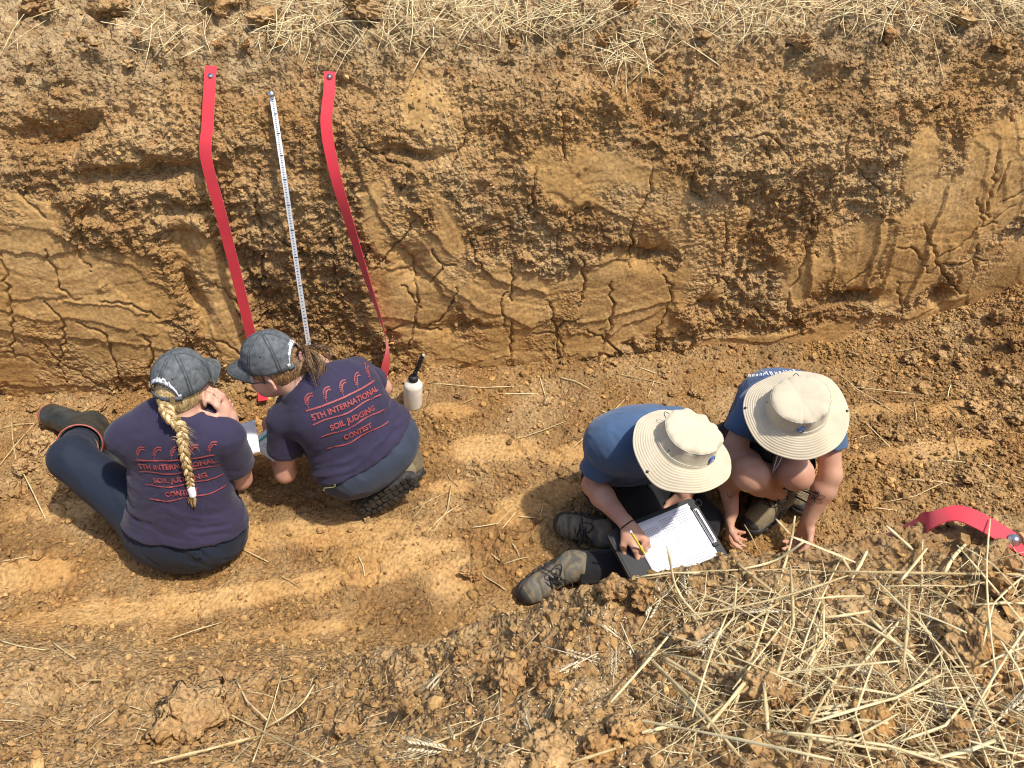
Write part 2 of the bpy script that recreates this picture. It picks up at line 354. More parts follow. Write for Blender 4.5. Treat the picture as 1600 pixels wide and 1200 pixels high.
# ------------------------------------------------------------------ pit floor and the bank the photographer stands on
y1, _ = grow(.28, 1.12, .0058, 1.121); y2 = np.arange(1.13, 1.36, .009); y3 = np.arange(1.366, 2.96, .0070)
mid, ex = grow(-.28, .0, .03, 45); yb = -(np.concatenate([mid, ex]))[::-1]; yb = yb[yb < .27]
YS = np.concatenate([yb, y1, y2, y3])
GX, GY = np.meshgrid(XS2, YS, indexing='ij')
GYY = GY + shear(GX) * np.clip((GY - 1.3) / 1.3, 0, 1)
HBX = [-4, -1.7, -.96, -.60, -.40, -.25, .14, .45, .87, 1.2, 2.5]; HBZ = [.33, .33, .34, .38, .47, .58, .82, .97, 1.05, 1.09, 1.12]
def ground_base(x, y):
    hb = np.interp(x, HBX, HBZ)
    wdt = np.interp(x, [-4, -1.0, -.4, .2, 1.0, 1.5, 3], [.50, .50, .38, .22, .30, .60, .7])
    ye = 1.0 + .035 * fbm(x * 3.1, y * 0 + 3, 3, 90)
    up = hb + (1.17 - hb) * sstep(ye, .25, y)
    zb = np.where(y < ye, up, hb * (1 - sstep(ye - .02, ye + wdt, y)))
    mound = .30 * np.exp(-(((x - 2.65) / .50) ** 2 + ((y - 3.0) / .75) ** 2)) + .10 * np.exp(-(((x - 2.2) / .6) ** 2 + ((y - 1.9) / .5) ** 2))
    foot = .012 * sstep(.22, 0, WALL_Y + SH * np.clip(x, -4, 4) - y)
    return zb + mound + foot
GZ = ground_base(GX, GYY)
bank = 1 - sstep(1.0, 1.35, GYY + .06 * fbm(GX * 5, GYY * 5, 3, 33))
nearg = (np.abs(GX) < 3.0) & (GY > .2)
fl = 1 - bank
# trodden, smeared streaks on the floor (long axis across the pit, slightly climbing to the right)
FP = [(480, 835, 200, 26, -4), (350, 935, 150, 22, -8), (560, 900, 160, 22, -10), (130, 960, 120, 22, -8), (250, 965, 30, 60, 25), (760, 700, 90, 26, 0), (840, 780, 120, 26, -16), (700, 640, 50, 14, 0), (920, 700, 80, 20, -12), (640, 860, 110, 20, -6), (700, 900, 60, 40, 0),
      (1440, 705, 150, 20, -6), (1380, 640, 60, 14, -4), (1240, 800, 40, 14, 0), (1500, 640, 70, 16, -6), (100, 800, 90, 20, -5), (450, 985, 120, 16, -6), (700, 760, 60, 16, -4), (60, 900, 90, 30, -6)]
fsm = np.zeros(GX.shape); gpx, gpy, gdep = proj(np.stack([GX, GYY, GZ], -1))
wob = .35 * fbm(GX * 7, GYY * 7, 4, 35)
for cx, cy, rx, ry, ang in FP:
    ca, sa = math.cos(R(ang)), math.sin(R(ang)); dx = gpx - cx; dy = gpy - cy
    fsm = np.maximum(fsm, 1 - sstep(.6, 1.05, np.hypot((dx * ca + dy * sa) / rx, (-dx * sa + dy * ca) / ry) + wob))
fsm *= fl
fr = 1 - fsm
q1, q1b, k1 = worley(GX * 13, GYY * 13, 71); q2, q2b, k2 = worley(GX * 34, GYY * 34, 72); q3, q3b, k3 = worley(GX * 85, GYY * 85, 73)
gd = .030 * fbm(GX * 1.7, GYY * 2.6, 3, 41) + .012 * fbm(GX * 5, GYY * 7, 3, 42)
gd += fl * (fr * (.014 * fbm(GX * 14, GYY * 14, 5, 43, .6) + .006 * (k2 - .5) + .005 * (k3 - .5) * (1 - q3)) + fsm * .006)
gd += bank * (.055 * fbm(GX * 3.1, GYY * 3.1, 4, 44) + .030 * (k1 - .45) * sstep(0, .2, q1b - q1) + .014 * (k2 - .5) * sstep(0, .25, q2b - q2) + .007 * (k3 - .5) + .014 * fbm(GX * 22, GYY * 22, 4, 45, .6, True))
# ruts left by the digger across the floor, and shrinkage cracks
gd += fl * .006 * np.sin((GYY - .12 * GX) * 31 + 1.4 * fbm(GX * 2, GYY * 3, 2, 47)) * sstep(-.2, .5, fbm(GX * 1.3, GYY * 1.3, 2, 48))
ck = np.zeros(GX.shape)
for i in range(70):
    s0, v0 = random.uniform(-2.2, 1.6), random.uniform(1.4, 2.5); an = random.gauss(math.pi / 2, .6); c = [(s0, v0)]
    for k in range(random.randint(3, 9)): an += random.gauss(0, .5); s0 += .028 * math.cos(an); v0 += .028 * math.sin(an); c.append((s0, v0))
    for p0, p1 in zip(c[:-1], c[1:]):
        i0, i1 = np.searchsorted(XS2, [min(p0[0], p1[0]) - .015, max(p0[0], p1[0]) + .015]); yy0, yy1 = min(p0[1], p1[1]) - .4, max(p0[1], p1[1]) + .4
        j0, j1 = np.searchsorted(YS, [yy0, yy1]); p0 = np.array(p0); d = np.array(p1) - p0
        xx = GX[i0:i1, j0:j1] - p0[0]; vv = GYY[i0:i1, j0:j1] - p0[1]
        t = np.clip((xx * d[0] + vv * d[1]) / (d @ d), 0, 1); dist = np.hypot(xx - t * d[0], vv - t * d[1])
        ck[i0:i1, j0:j1] = np.maximum(ck[i0:i1, j0:j1], 1 - sstep(.002, .0058, dist))
gd -= ck * fl * .02
GZ = GZ + np.where(nearg, gd, .03 * fbm(GX * 1.7, GYY * 2.6, 3, 41))
GP = np.stack([GX, GYY, GZ], -1)
jb = int(np.searchsorted(YS, 1.30))
def gsheet(name, j0, j1):
    me = mesh_np(name, GP[:, j0:j1 + 1].reshape(-1, 3), grid_quads(len(XS2), j1 + 1 - j0))
    attr(me, 'topsoil', (bank * .62)[:, j0:j1 + 1] * (.6 + .4 * sstep(-.2, .6, fbm(GX * 2.2, GYY * 2.2, 3, 49)))[:, j0:j1 + 1]); attr(me, 'smear', (fsm * .5)[:, j0:j1 + 1]); attr(me, 'tone', (fl * (-.75 + 1.15 * fsm) - .25 * bank + .3 * fbm(GX * 3, GYY * 5, 3, 121))[:, j0:j1 + 1])
    return obj(name, me, M_SOIL, kind='structure')
gsheet('pit_floor', jb, len(YS) - 1); gsheet('near_bank', 0, jb)
# lookups used to set things down on the soil
def gndv(x, y):
    x = np.asarray(x, float); y = np.asarray(y, float); i = np.clip(np.searchsorted(XS2, x), 1, len(XS2) - 1); Y = y
    for _ in range(8): Y = y - shear(x) * np.clip((Y - 1.3) / 1.3, 0, 1)
    j = np.clip(np.searchsorted(YS, Y), 1, len(YS) - 1)
    fx = np.clip((x - XS2[i - 1]) / (XS2[i] - XS2[i - 1]), 0, 1); fy = np.clip((Y - YS[j - 1]) / (YS[j] - YS[j - 1]), 0, 1)
    return (GZ[i - 1, j - 1] * (1 - fx) + GZ[i, j - 1] * fx) * (1 - fy) + (GZ[i - 1, j] * (1 - fx) + GZ[i, j] * fx) * fy
def gnd(x, y): return float(gndv(x, y))
_k = np.arange(.5, 4.5, .004)
def hit_ground(px, py):                        # first meeting of that line of sight with the built soil (floor or near bank)
    d = ray(px, py); z = H + d.z * _k; below = np.argmax(z < gndv(d.x * _k, d.y * _k))
    if below == 0: return A(px, py, 0)
    k = _k[below]; return Vector((d.x * k, d.y * k, gnd(d.x * k, d.y * k)))
WPX, WPY, WDEP = proj(WP)
_wv = (np.abs(X) < 2.7) & (V < 2.36)
def hit_wall(px, py):                          # nearest built point of the far wall or field on that line of sight
    d2 = np.where(_wv, (WPX - px) ** 2 + (WPY - py) ** 2, 1e9)
    c = np.argwhere(d2 < 9.0)
    if len(c) == 0: c = np.array([np.unravel_index(np.argmin(d2), d2.shape)])
    i, j = min(c, key=lambda ij: WDEP[ij[0], ij[1]])
    return Vector(WP[i, j])
WVV, WXX = V, X
print('terrain', round(time.time() - T0, 1))
# ------------------------------------------------------------------ smooth solids: rounded cones and ellipsoids blended, meshed with surface nets
def v3(p): return np.array(tuple(p), float)
def unit(p): p = v3(p); return p / np.linalg.norm(p)
def frame(f, u):                               # forward, right, up
    f = unit(f); u = v3(u); u = unit(u - f * (u @ f)); return f, np.cross(f, u), u
class SDF:
    def __init__(s, h=.006): s.P = []; s.h = h
    def cap(s, a, b, ra, rb=None, k=.02, flat=None, clip=None, op='u'):
        s.P.append(('c', v3(a), v3(b), ra, ra if rb is None else rb, k, flat, clip or [], op)); return s
    def ell(s, c, axes, rad, k=.02, clip=None, op='u'):
        s.P.append(('e', v3(c), np.array([unit(x) for x in axes]), np.array(rad, float), None, k, None, clip or [], op)); return s
    def mesh(s, name, disp=None):
        h = s.h; lo = np.full(3, 1e9); hi = -lo
        bb = []
        for p in s.P:
            if p[0] == 'c': r = max(p[3], p[4]); l = np.minimum(p[1], p[2]) - r; g = np.maximum(p[1], p[2]) + r
            else: r = p[3].max(); l = p[1] - r; g = p[1] + r
            bb.append((l, g))
            if p[8] == 'u': lo = np.minimum(lo, l); hi = np.maximum(hi, g)
        lo = lo - 3 * h - .01; n = np.ceil((hi + .01 + 3 * h - lo) / h).astype(int) + 1
        D = np.full(n, .07, np.float32)
        for p, (l, g) in zip(s.P, bb):
            k = p[5]; pad = .03 + k + h
            i0 = np.clip(np.floor((l - pad - lo) / h).astype(int), 0, n); i1 = np.clip(np.ceil((g + pad - lo) / h).astype(int), 0, n)
            if (i1 <= i0).any(): continue
            ax = [(lo[a] + h * np.arange(i0[a], i1[a])).astype(np.float32) for a in range(3)]
            x, y, z = ax[0][:, None, None], ax[1][None, :, None], ax[2][None, None, :]
            if p[0] == 'c':
                a, b2, ra, rb, fl = p[1], p[2], p[3], p[4], p[6]; d = b2 - a
                qx, qy, qz = x - a[0], y - a[1], z - a[2]
                if fl is not None:
                    f = unit(fl[0]); m = (qx * f[0] + qy * f[1] + qz * f[2]) * (fl[1] - 1); qx, qy, qz = qx + m * f[0], qy + m * f[1], qz + m * f[2]
                    d = d + f * (d @ f) * (fl[1] - 1)
                t = np.clip((qx * d[0] + qy * d[1] + qz * d[2]) / (d @ d + 1e-9), 0, 1)
                dd = np.sqrt((qx - t * d[0]) ** 2 + (qy - t * d[1]) ** 2 + (qz - t * d[2]) ** 2) - (ra + (rb - ra) * t)
                if fl is not None and fl[1] > 1: dd = dd / (1 + .35 * (fl[1] - 1))
            else:
                c, axs, rad = p[1], p[2], p[3]; q = [(x - c[0]) * e[0] + (y - c[1]) * e[1] + (z - c[2]) * e[2] for e in axs]
                k0 = np.sqrt(sum((q[i] / rad[i]) ** 2 for i in range(3))) + 1e-6; k1 = np.sqrt(sum((q[i] / rad[i] ** 2) ** 2 for i in range(3))) + 1e-6
                dd = k0 * (k0 - 1) / k1
            for pt, nm in p[7]:
                pt = v3(pt); nm = unit(nm); dd = np.maximum(dd, (x - pt[0]) * nm[0] + (y - pt[1]) * nm[1] + (z - pt[2]) * nm[2])
            sl = tuple(slice(i0[a], i1[a]) for a in range(3)); B = D[sl]
            if p[8] == 'u': hh = np.maximum(k - np.abs(B - dd), 0) / max(k, 1e-6); D[sl] = np.minimum(B, dd) - hh * hh * k * .25
            else: hh = np.maximum(k - np.abs(B + dd), 0) / max(k, 1e-6); D[sl] = np.maximum(B, -dd) + hh * hh * k * .25
        V, Q = surface_nets(D, lo, h)
        if disp is not None: V = V + vnormals(V, Q) * disp(V)[:, None]
        return mesh_np(name, V, Q)
def vnormals(V, Q):
    n = np.cross(V[Q[:, 2]] - V[Q[:, 0]], V[Q[:, 3]] - V[Q[:, 1]]); o = np.zeros_like(V)
    for i in range(4): np.add.at(o, Q[:, i], n)
    return o / (np.linalg.norm(o, axis=1, keepdims=True) + 1e-12)
def surface_nets(D, lo, h):
    n = np.array(D.shape); c = n - 1; ins = D < 0
    any_in = np.zeros(c, bool); all_in = np.ones(c, bool)
    for a in (0, 1):
        for b_ in (0, 1):
            for d in (0, 1):
                q = ins[a:a + c[0], b_:b_ + c[1], d:d + c[2]]; any_in |= q; all_in &= q
    act = np.argwhere(any_in & ~all_in); idx = np.full(c, -1, np.int32); idx[tuple(act.T)] = np.arange(len(act))
    off = np.array([(a, b_, d) for a in (0, 1) for b_ in (0, 1) for d in (0, 1)])
    vals = np.stack([D[tuple((act + o).T)] for o in off], 1)
    P = np.zeros((len(act), 3)); m = np.zeros(len(act))
    for i in range(8):
        for ax in range(3):
            if off[i][ax] == 0:
                j = i + (4, 2, 1)[ax]; a, b_ = vals[:, i], vals[:, j]; cr = (a < 0) != (b_ < 0)
                t = np.where(cr, a / np.where(cr, a - b_, 1), 0)
                e = off[i] + np.outer(t, np.eye(3)[ax]); P += np.where(cr[:, None], e, 0); m += cr
    V = lo + h * (act + P / m[:, None])
    quads = []
    for ax in range(3):
        o1, o2 = [a for a in range(3) if a != ax]
        s0 = [slice(1, c[a]) for a in range(3)]; s0[ax] = slice(0, c[ax]); s1 = list(s0); s1[ax] = slice(1, c[ax] + 1)
        A_ = ins[tuple(s0)]; B_ = ins[tuple(s1)]; e = np.argwhere(A_ != B_)
        if not len(e): continue
        flip = A_[tuple(e.T)]; g = e.copy(); g[:, o1] += 1; g[:, o2] += 1
        def cell(d1, d2):
            q = g.copy(); q[:, o1] -= d1; q[:, o2] -= d2; return idx[tuple(q.T)]
        qd = np.stack([cell(1, 1), cell(0, 1), cell(0, 0), cell(1, 0)], 1)
        fl = flip if ax != 1 else ~flip
        qd = np.where(fl[:, None], qd, qd[:, ::-1]); quads.append(qd)
    return V, np.concatenate(quads)
def bvh_of(me):
    return BVHTree.FromPolygons([v.co for v in me.vertices], [tuple(p.vertices) for p in me.polygons])
def on(bvh, px, py, off=0.0):                  # where that line of sight meets a built surface
    d = ray(px, py).normalized(); hit = bvh.ray_cast(Vector((0, 0, H)), d)
    if hit[0] is None: return None
    n = hit[1]; n = -n if n.dot(d) > 0 else n
    return hit[0] + n * off

# ------------------------------------------------------------------ figure pieces
def hand(S, w, d, n, side, curl=.5, spread=.06, k=.006, thumb=.6, sc=1.0):
    """palm and five fingers; w wrist, d towards the fingers, n the way the palm faces, side +1/-1 where the thumb is"""
    d = unit(d); n = v3(n); n = unit(n - d * (n @ d)); s = np.cross(d, n) * side; w = v3(w)
    S.cap(w - d * .01, w + d * .03, .024 * sc, .026 * sc, .015, flat=(n, 1.45))
    S.cap(w + d * .03 + s * .018, w + d * .082 * sc + s * .024, .019 * sc, .014 * sc, .014, flat=(n, 1.35))
    S.cap(w + d * .03 - s * .012, w + d * .078 * sc - s * .022, .019 * sc, .013 * sc, .014, flat=(n, 1.35))
    for i, (o, L) in enumerate(((.030, .92), (.0105, 1.0), (-.0095, .95), (-.028, .76))):
        p = w + d * (.086 - abs(o - .004) * .22) * sc + s * o * sc; dr = unit(d + s * o * spread * 30)
        ang = 0.0
        for j, l in enumerate((.040, .026, .020)):
            ang += curl * (1.0, 1.15, .8)[j] * (1 + .12 * (i - 1))
            dd = dr * math.cos(ang) + n * math.sin(ang); q = p + dd * l * L * sc
            S.cap(p, q, (.0088, .0082, .0076)[j] * sc, (.0082, .0076, .0066)[j] * sc, k); p = q
    p = w + d * .022 * sc + s * .024 * sc; dr = unit(d * .75 + s * .75 + n * .35)
    q = p + dr * .040 * sc; S.cap(p, q, .0145 * sc, .0112 * sc, .012)
    dr = unit(dr + d * .55 + n * thumb - s * .35); r = q + dr * .030 * sc; S.cap(q, r, .0105 * sc, .0092 * sc, k)
    dr = unit(dr + n * thumb * .5 - s * .3); S.cap(r, r + dr * .024 * sc, .0092 * sc, .0072 * sc, k)
def head(S, c, f, u, nk):
    f, r, u = frame(f, u); c = v3(c); ax = (r, f, u)
    S.ell(c + u * .010 - f * .006, ax, (.070, .088, .088), .02)
    S.ell(c + f * .030 - u * .052, ax, (.056, .058, .070), .03)
    S.ell(c + f * .062 - u * .098, ax, (.026, .022, .020), .025)
    S.cap(c + f * .090 - u * .010, c + f * .108 - u * .042, .007, .012, .012)      # nose
    S.cap(c + f * .078 + r * .028 + u * .008, c + f * .078 - r * .028 + u * .008, .012, .012, .015)   # brow
    for sg in (-1, 1):
        S.ell(c + r * sg * .033 + f * .086 - u * .012, ax, (.014, .008, .010), .006, op='s')       # eye sockets
        S.ell(c + r * sg * .033 + f * .076 - u * .013, ax, (.012, .011, .010), .003)
        S.ell(c + r * sg * .042 + f * .055 - u * .045, ax, (.022, .024, .022), .02)   # cheek
        e = c + r * sg * .077 - f * .006 - u * .022                                    # ear
        S.ell(e, (unit(r * sg + f * .5), unit(f - u * .2), u), (.008, .017, .031), .006)
        S.ell(e + r * sg * .008 + f * .003, (r, f, u), (.006, .008, .016), .004, op='s')
    S.cap(c + f * .090 - u * .073 + r * .014, c + f * .090 - u * .073 - r * .014, .0065, .0065, .006)   # lips
    S.cap(c - u * .045 - f * .02, nk, .053, .058, .03)
def bodyS(J, h=.0060, bare_leg=False):
    S = SDF(h); lat = unit(J['shR'] - J['shL']); up = unit(J['nk'] - J['pel']); fr = np.cross(up, lat)
    S.cap(J['hipL'], J['hipR'], .098, .098, .04); S.cap(J['pel'], J['ch'], .115, .118, .06, flat=(fr, 1.3))
    S.cap(J['ch'] - lat * .05, J['ch'] + lat * .05, .105, .105, .06, flat=(fr, 1.15)); S.cap(J['shL'], J['shR'], .052, .052, .05)
    S.cap(J['ch'], J['nk'], .085, .058, .05)
    head(S, J['hd'], J['f'], J['u'], J['nk'])
    for s in 'LR':
        S.cap(J['sh' + s], J['el' + s], .046, .037, .03); e, w_ = J['el' + s], J['wr' + s]
        m = e + (w_ - e) * .3; S.cap(e, m, .037, .041, .02); S.cap(m, w_, .041, .0245, .02, flat=(J.get('flatw' + s, (0, 0, 1)), 1.08))
        k_, a_ = J['kn' + s], J['an' + s]
        S.cap(J['hip' + s], k_, .084, .056, .04)
        c = k_ + (a_ - k_) * .32 + unit(J['hip' + s] - k_) * .016
        S.cap(k_, c, .052, .053, .03); S.cap(c, a_, .052, .036, .03)
        S.cap(a_, J['toe' + s], .036, .026, .02)
    return S
def torso_axes(J):
    lat = unit(J['shR'] - J['shL']); up = unit(J['nk'] - J['pel']); fr = unit(np.cross(up, lat)); return lat, up, fr
def shirtS(J, h=.0068, seat=.0, hem=.06, wide=.176, sleeve=.62, neck=.066, low=None, deep=1.5):
    lat, up, fr = torso_axes(J); S = SDF(h); pel, ch = J['pel'], J['ch']
    ax = unit(ch - pel); bot = pel - ax * hem if low is None else low
    cl = [(bot, -ax)]
    S.cap(pel - ax * (hem + .05), pel + (ch - pel) * .55, wide, wide * .93, .05, flat=(fr, deep), clip=cl)
    S.cap(pel + (ch - pel) * .5, ch + ax * .02, wide * .93, wide * .90, .05, flat=(fr, deep * .97), clip=cl)
    S.cap(ch - lat * .055 + ax * .02, ch + lat * .055 + ax * .02, .118, .118, .06, flat=(fr, 1.12), clip=cl)
    if seat: S.cap(J['hipL'], J['hipR'], seat, seat, .06, clip=cl)
    S.cap(J['shL'], J['shR'], .064, .064, .05); S.cap(ch, J['nk'] - up * .012, .098, .068, .05)
    for s in 'LR':
        a, e = J['sh' + s], J['el' + s]; d = unit(e - a); L = np.linalg.norm(e - a); end = a + d * L * sleeve
        S.cap(a, a + d * (L * sleeve + .05), .061, .066, .008, clip=[(end, d)])
    n = J['nk']; hd = unit(J['hd'] - n)
    S.cap(n + hd * .012, n + hd * .12, neck * .90, neck * 1.5, .012, op='s')
    return S
def trouserS(J, h=.0070, waist=.09, grow=.016, ends=(.93, .93), knee=.076, seat=.118):
    lat, up, fr = torso_axes(J); S = SDF(h); pel = J['pel']; ax = unit(J['ch'] - pel); cl = [(pel + ax * waist, ax)]
    S.cap(J['hipL'], J['hipR'], seat, seat, .05, clip=cl); S.cap(pel, pel + ax * (waist + .05), .155, .145, .05, flat=(fr, 1.3), clip=cl)
    for s, en in zip('LR', ends):
        k_, a_, hp = J['kn' + s], J['an' + s], J['hip' + s]
        S.cap(hp, k_, .100 + grow * .3, knee, .045)
        if en > 0:
            e = k_ + (a_ - k_) * en; d = unit(a_ - k_)
            S.cap(k_, e + d * .04, knee - .003, .058, .03, clip=[(e, d)])
    return S
def folds(J, amp=.004, seed=0, fu=7.0, fv=30.0):
    lat, up, fr = torso_axes(J); o = J['pel']
    def f(V):
        q = V - o; a = q @ lat; b_ = q @ up; c = q @ fr
        a2 = a + .35 * c; wz = .05 * fbm(a2 * 6 + seed, b_ * 6, 2, seed)
        n1 = fbm(a2 * fu + b_ * 3, (b_ + wz) * fv + a * 3.0, 3, seed + 1, .5, True)
        n2 = fbm((a2 + wz) * 24, b_ * 15 - a * 9, 3, seed + 2, .5, True)
        lowm = sstep(.36, .02, b_)
        return amp * (n1 * (.35 + .9 * lowm) + .45 * n2)
    return f
def limb_folds(amp=.003, seed=0, sc=24):
    sc = sc * 1.5; amp = amp * 1.2
    def f(V):
        n1 = fbm(V[:, 0] * sc * .7 + V[:, 2] * sc * .6, V[:, 1] * sc * .8 - V[:, 2] * sc * .4, 3, seed, .5, True)
        n2 = fbm(V[:, 0] * 9 + seed, V[:, 2] * 9 + V[:, 1] * 6, 2, seed + 3)
        return amp * n1 * (.5 + .5 * n2)
    return f
def boot(parent, ankle, toe, upv, mats, L=.285, lean=None, sh=.0054, name='boot', shaft=None, cuff=.05):
    """hiking boot: upper, rubber sole with lugs, toe cap, laces; ankle = middle of the ankle, toe = toe tip"""
    f = unit(v3(toe) - v3(ankle)); fr, r, u = frame(f, upv); an = v3(ankle); base = an - u * .072 - fr * .055      # heel, on the sole plane
    U = SDF(sh)
    U.cap(base + u * .055 + fr * .03, base + u * .075 + fr * .04, .040, .044, .03, flat=(r, 1.05))
    sx = u if shaft is None else unit(shaft)
    U.cap(base + u * .060 + fr * .045, an + sx * (cuff + .03) + fr * .004, .043, .047, .03, clip=[(an + sx * cuff, sx)])
    U.cap(base + u * .062 + fr * .07, base + u * .036 + fr * (L - .075), .046, .036, .035, flat=(u, 1.05))
    U.cap(base + u * .034 + fr * (L - .10), base + u * .030 + fr * (L - .052), .042, .037, .03, flat=(u, 1.2))
    ub = obj('upper', U.mesh('upper', limb_folds(.0022, 5, 30)), mats[0], parent)
    S = SDF(sh)
    cl = [(base + u * .027, u)]
    S.cap(base + u * .012 + fr * .035, base + u * .012 + fr * .10, .044, .040, .02, flat=(u, 1.0), clip=cl + [(base - u * .006, -u)])
    S.cap(base + u * .012 + fr * .10, base + u * .012 + fr * (L - .055), .040, .048, .02, clip=cl + [(base - u * .004, -u)])
    so_ = obj('sole', S.mesh('sole'), mats[1], parent)
    mb = MB()
    for i in range(10):
        t = .012 + i * (L - .035) / 9.6; hw = .036 if i < 3 else (.034 + .012 * math.sin(math.pi * min(1, (i - 2) / 7.0)))
        if i == 9: hw *= .7
        for sg in (-1, 0, 1):
            c = base - u * .008 + fr * (t + (.006 if sg == 0 else 0)) + r * sg * hw * .82
            mb.box(c, fr * .0075, r * hw * .25, u * .006)
    obj('tread', mb.mesh('tread', False), mats[1], so_)
    mb = MB(); c0 = base + fr * .12 + u * .104; c1 = base + fr * (L - .11) + u * .076
    for i in range(5):
        t = i / 4.0; p = c0 + (c1 - c0) * t; wv = .024 - .004 * t
        pts = [p + r * wv * x + u * (.012 * (1 - x * x) - .004) + fr * (.006 * x * (-1) ** i) for x in np.linspace(-1, 1, 7)]
        mb.tube(pts, .0026, 5)
    bow = c0 + u * .014
    for sg in (-1, 1):
        mb.tube([bow + r * sg * (.004 + .045 * math.sin(t * math.pi)) + u * (.012 * math.sin(t * 3.1) - .02 * t) + fr * .035 * math.sin(t * 2 * math.pi) * .7 for t in np.linspace(0, 1, 12)], .0024, 5)
        mb.tube([bow + r * sg * .06 * t - u * .05 * t * t + fr * .03 * t for t in np.linspace(0, 1, 6)], .0022, 5)
    obj('laces', mb.mesh('laces'), mats[2], ub)
    T = SDF(sh); T.cap(base + u * .034 + fr * (L - .10), base + u * .030 + fr * (L - .050), .0445, .0395, .03, flat=(u, 1.2), clip=[(base + fr * (L - .068), -fr), (base + u * .062, u)])
    obj('toe_cap', T.mesh('toe_cap'), mats[1], parent)
def cap_hat(parent, c, f, u, mat, mdark, mwhite, opening=True, words=True):
    f, r, u = frame(f, u); c = v3(c) + u * .012; Hc = .112; Ra, Rf = .0845, .1000; n, m = 144, 26
    def P(th, t):
        k = max(0.0, 1 - t ** 2.25) ** .5
        q = (th / (math.pi / 3)) % 1.0; dq = min(q, 1 - q) * math.pi / 3
        rid = .0016 * math.exp(-(dq * max(k, .15) / .045) ** 2) + .0012 * vn(np.array([th * 3 + t * 5]), np.array([t * 6.0 + 3]), 4)[0]
        return c + (f * math.cos(th) * (Rf + rid) + r * math.sin(th) * (Ra + rid)) * k + u * (Hc * t + rid)
    V = []; seam = []
    for i in range(m):
        t = i / (m - 1.0)
        for k in range(n):
            th = 2 * math.pi * k / n; V.append(P(th, t)); q = (th / (math.pi / 3)) % 1.0; dq = min(q, 1 - q) * math.pi / 3 * max(.1, (1 - t ** 2.25)) ** .5 * .1
            seam.append(max(math.exp(-((dq - .0042) / .0016) ** 2), .8 * math.exp(-((t - .06) / .03) ** 2)))
    def arch(th):
        a = abs(((th - math.pi + math.pi) % (2 * math.pi)) - math.pi) / R(36)
        return .47 * math.sqrt(max(0, 1 - a * a)) if a < 1 else 0
    Fc = [(i * n + k, i * n + (k + 1) % n, (i + 1) * n + (k + 1) % n, (i + 1) * n + k) for i in range(m - 1) for k in range(n)
          if not (opening and (i + .5) / (m - 1.0) < arch(2 * math.pi * (k + .5) / n) - .001)]
    mb = MB(); mb.add(V, Fc); me = mb.mesh('crown'); attr(me, 'seam', seam)
    cr = obj('crown', me, mat, parent)
    sol = cr.modifiers.new('thick', 'SOLIDIFY'); sol.thickness = .002; sol.offset = -1
    mb = MB(); Bv = []; nb_, ns = 30, 9                               # bill
    for j in range(ns):
        s = j / (ns - 1.0)
        for k in range(nb_ + 1):
            x = -1 + 2 * k / nb_; th = R(60) * x; e = .066 * (1 - abs(x) ** 2.6)
            lt = math.sin(th) * Ra
            p = c + f * (math.cos(th) * Rf + e * s) + r * lt * (1 + .06 * s) + u * (.004 - .010 * s - (x * x) * .018 * s - .012 * s * s)
            Bv.append(p)
    W = nb_ + 1
    top_ = [(j * W + k, (j + 1) * W + k, (j + 1) * W + k + 1, j * W + k + 1) for j in range(ns - 1) for k in range(nb_)]
    mb.add(Bv, top_); me = mb.mesh('bill'); attr(me, 'seam', [(.9 if j % 2 == 0 and j < ns - 1 else .0) * .35 + (.0 if j < ns - 1 else -.8) for j in range(ns) for k in range(W)])
    bl = obj('bill', me, mat, parent); sol = bl.modifiers.new('thick', 'SOLIDIFY'); sol.thickness = .004; sol.offset = 0
    mb = MB(); mb.lathe(c + u * (Hc - .001), u, [(.0095, 0), (.009, .003), (.006, .0052), (.0001, .006)], 14); obj('button', mb.mesh('button'), mat, cr)
    for k in range(6):
        th = math.pi / 3 * (k + .5); t = .60; p = P(th, t); nn = unit(np.cross(P(th + .02, t) - p, P(th, t + .02) - p)); nn = nn if nn @ (p - c) > 0 else -nn
        mb = MB(); mb.lathe(p + nn * .0008, nn, [(.0001, .0012), (.0030, .0012), (.0042, .0008), (.0046, -.001)], 12); obj('eyelet', mb.mesh('eyelet'), mdark, cr)
    if opening:
        mb = MB(); pts = [P(math.pi + a, .03) + (P(math.pi + a, .03) - c) * .012 - u * .002 for a in np.linspace(-R(42), R(42), 15)]
        V = []
        for p in pts: V += [p - u * .009, p + u * .009]
        mb.add(V, [(2 * i, 2 * i + 2, 2 * i + 3, 2 * i + 1) for i in range(len(pts) - 1)])
        so2 = obj('strap', mb.mesh('strap'), mat, parent); sl = so2.modifiers.new('thick', 'SOLIDIFY'); sl.thickness = .003
        pb = P(math.pi - R(24), .03); ob = pb - c; mb = MB(); X_ = unit(np.cross(u, ob)); mb.box(pb + ob * .05, X_ * .008, u * .010, unit(ob) * .0015); obj('buckle', mb.mesh('buckle', False), M['metal'], so2)
        mb = MB(); pts = [P(math.pi + a, max(arch(math.pi + a), .02) + .02) + (P(math.pi + a, max(arch(math.pi + a), .02)) - c) * .012 for a in np.linspace(-R(36), R(36), 25)]
        mb.tube(pts, .0022, 6); obj('binding', mb.mesh('binding'), mat, cr)
    if words:
        me = text_mesh('The Future Behind The Farming', .0165, .0011)
        w_ = max(v.co.x for v in me.vertices)
        for v in me.vertices:
            a = (v.co.x / w_ - .5) * R(84); th = math.pi - a; t = arch(th) * .98 + .065 + v.co.y / Hc * 1.05
            t = max(t, .05); p = P(th, min(t, .95)); q = P(th, min(t, .95) + .02); v.co = Vector(p + unit(p - c) * .0024)
        obj('lettering', me, mwhite, cr)
    return P, c, f, r, u
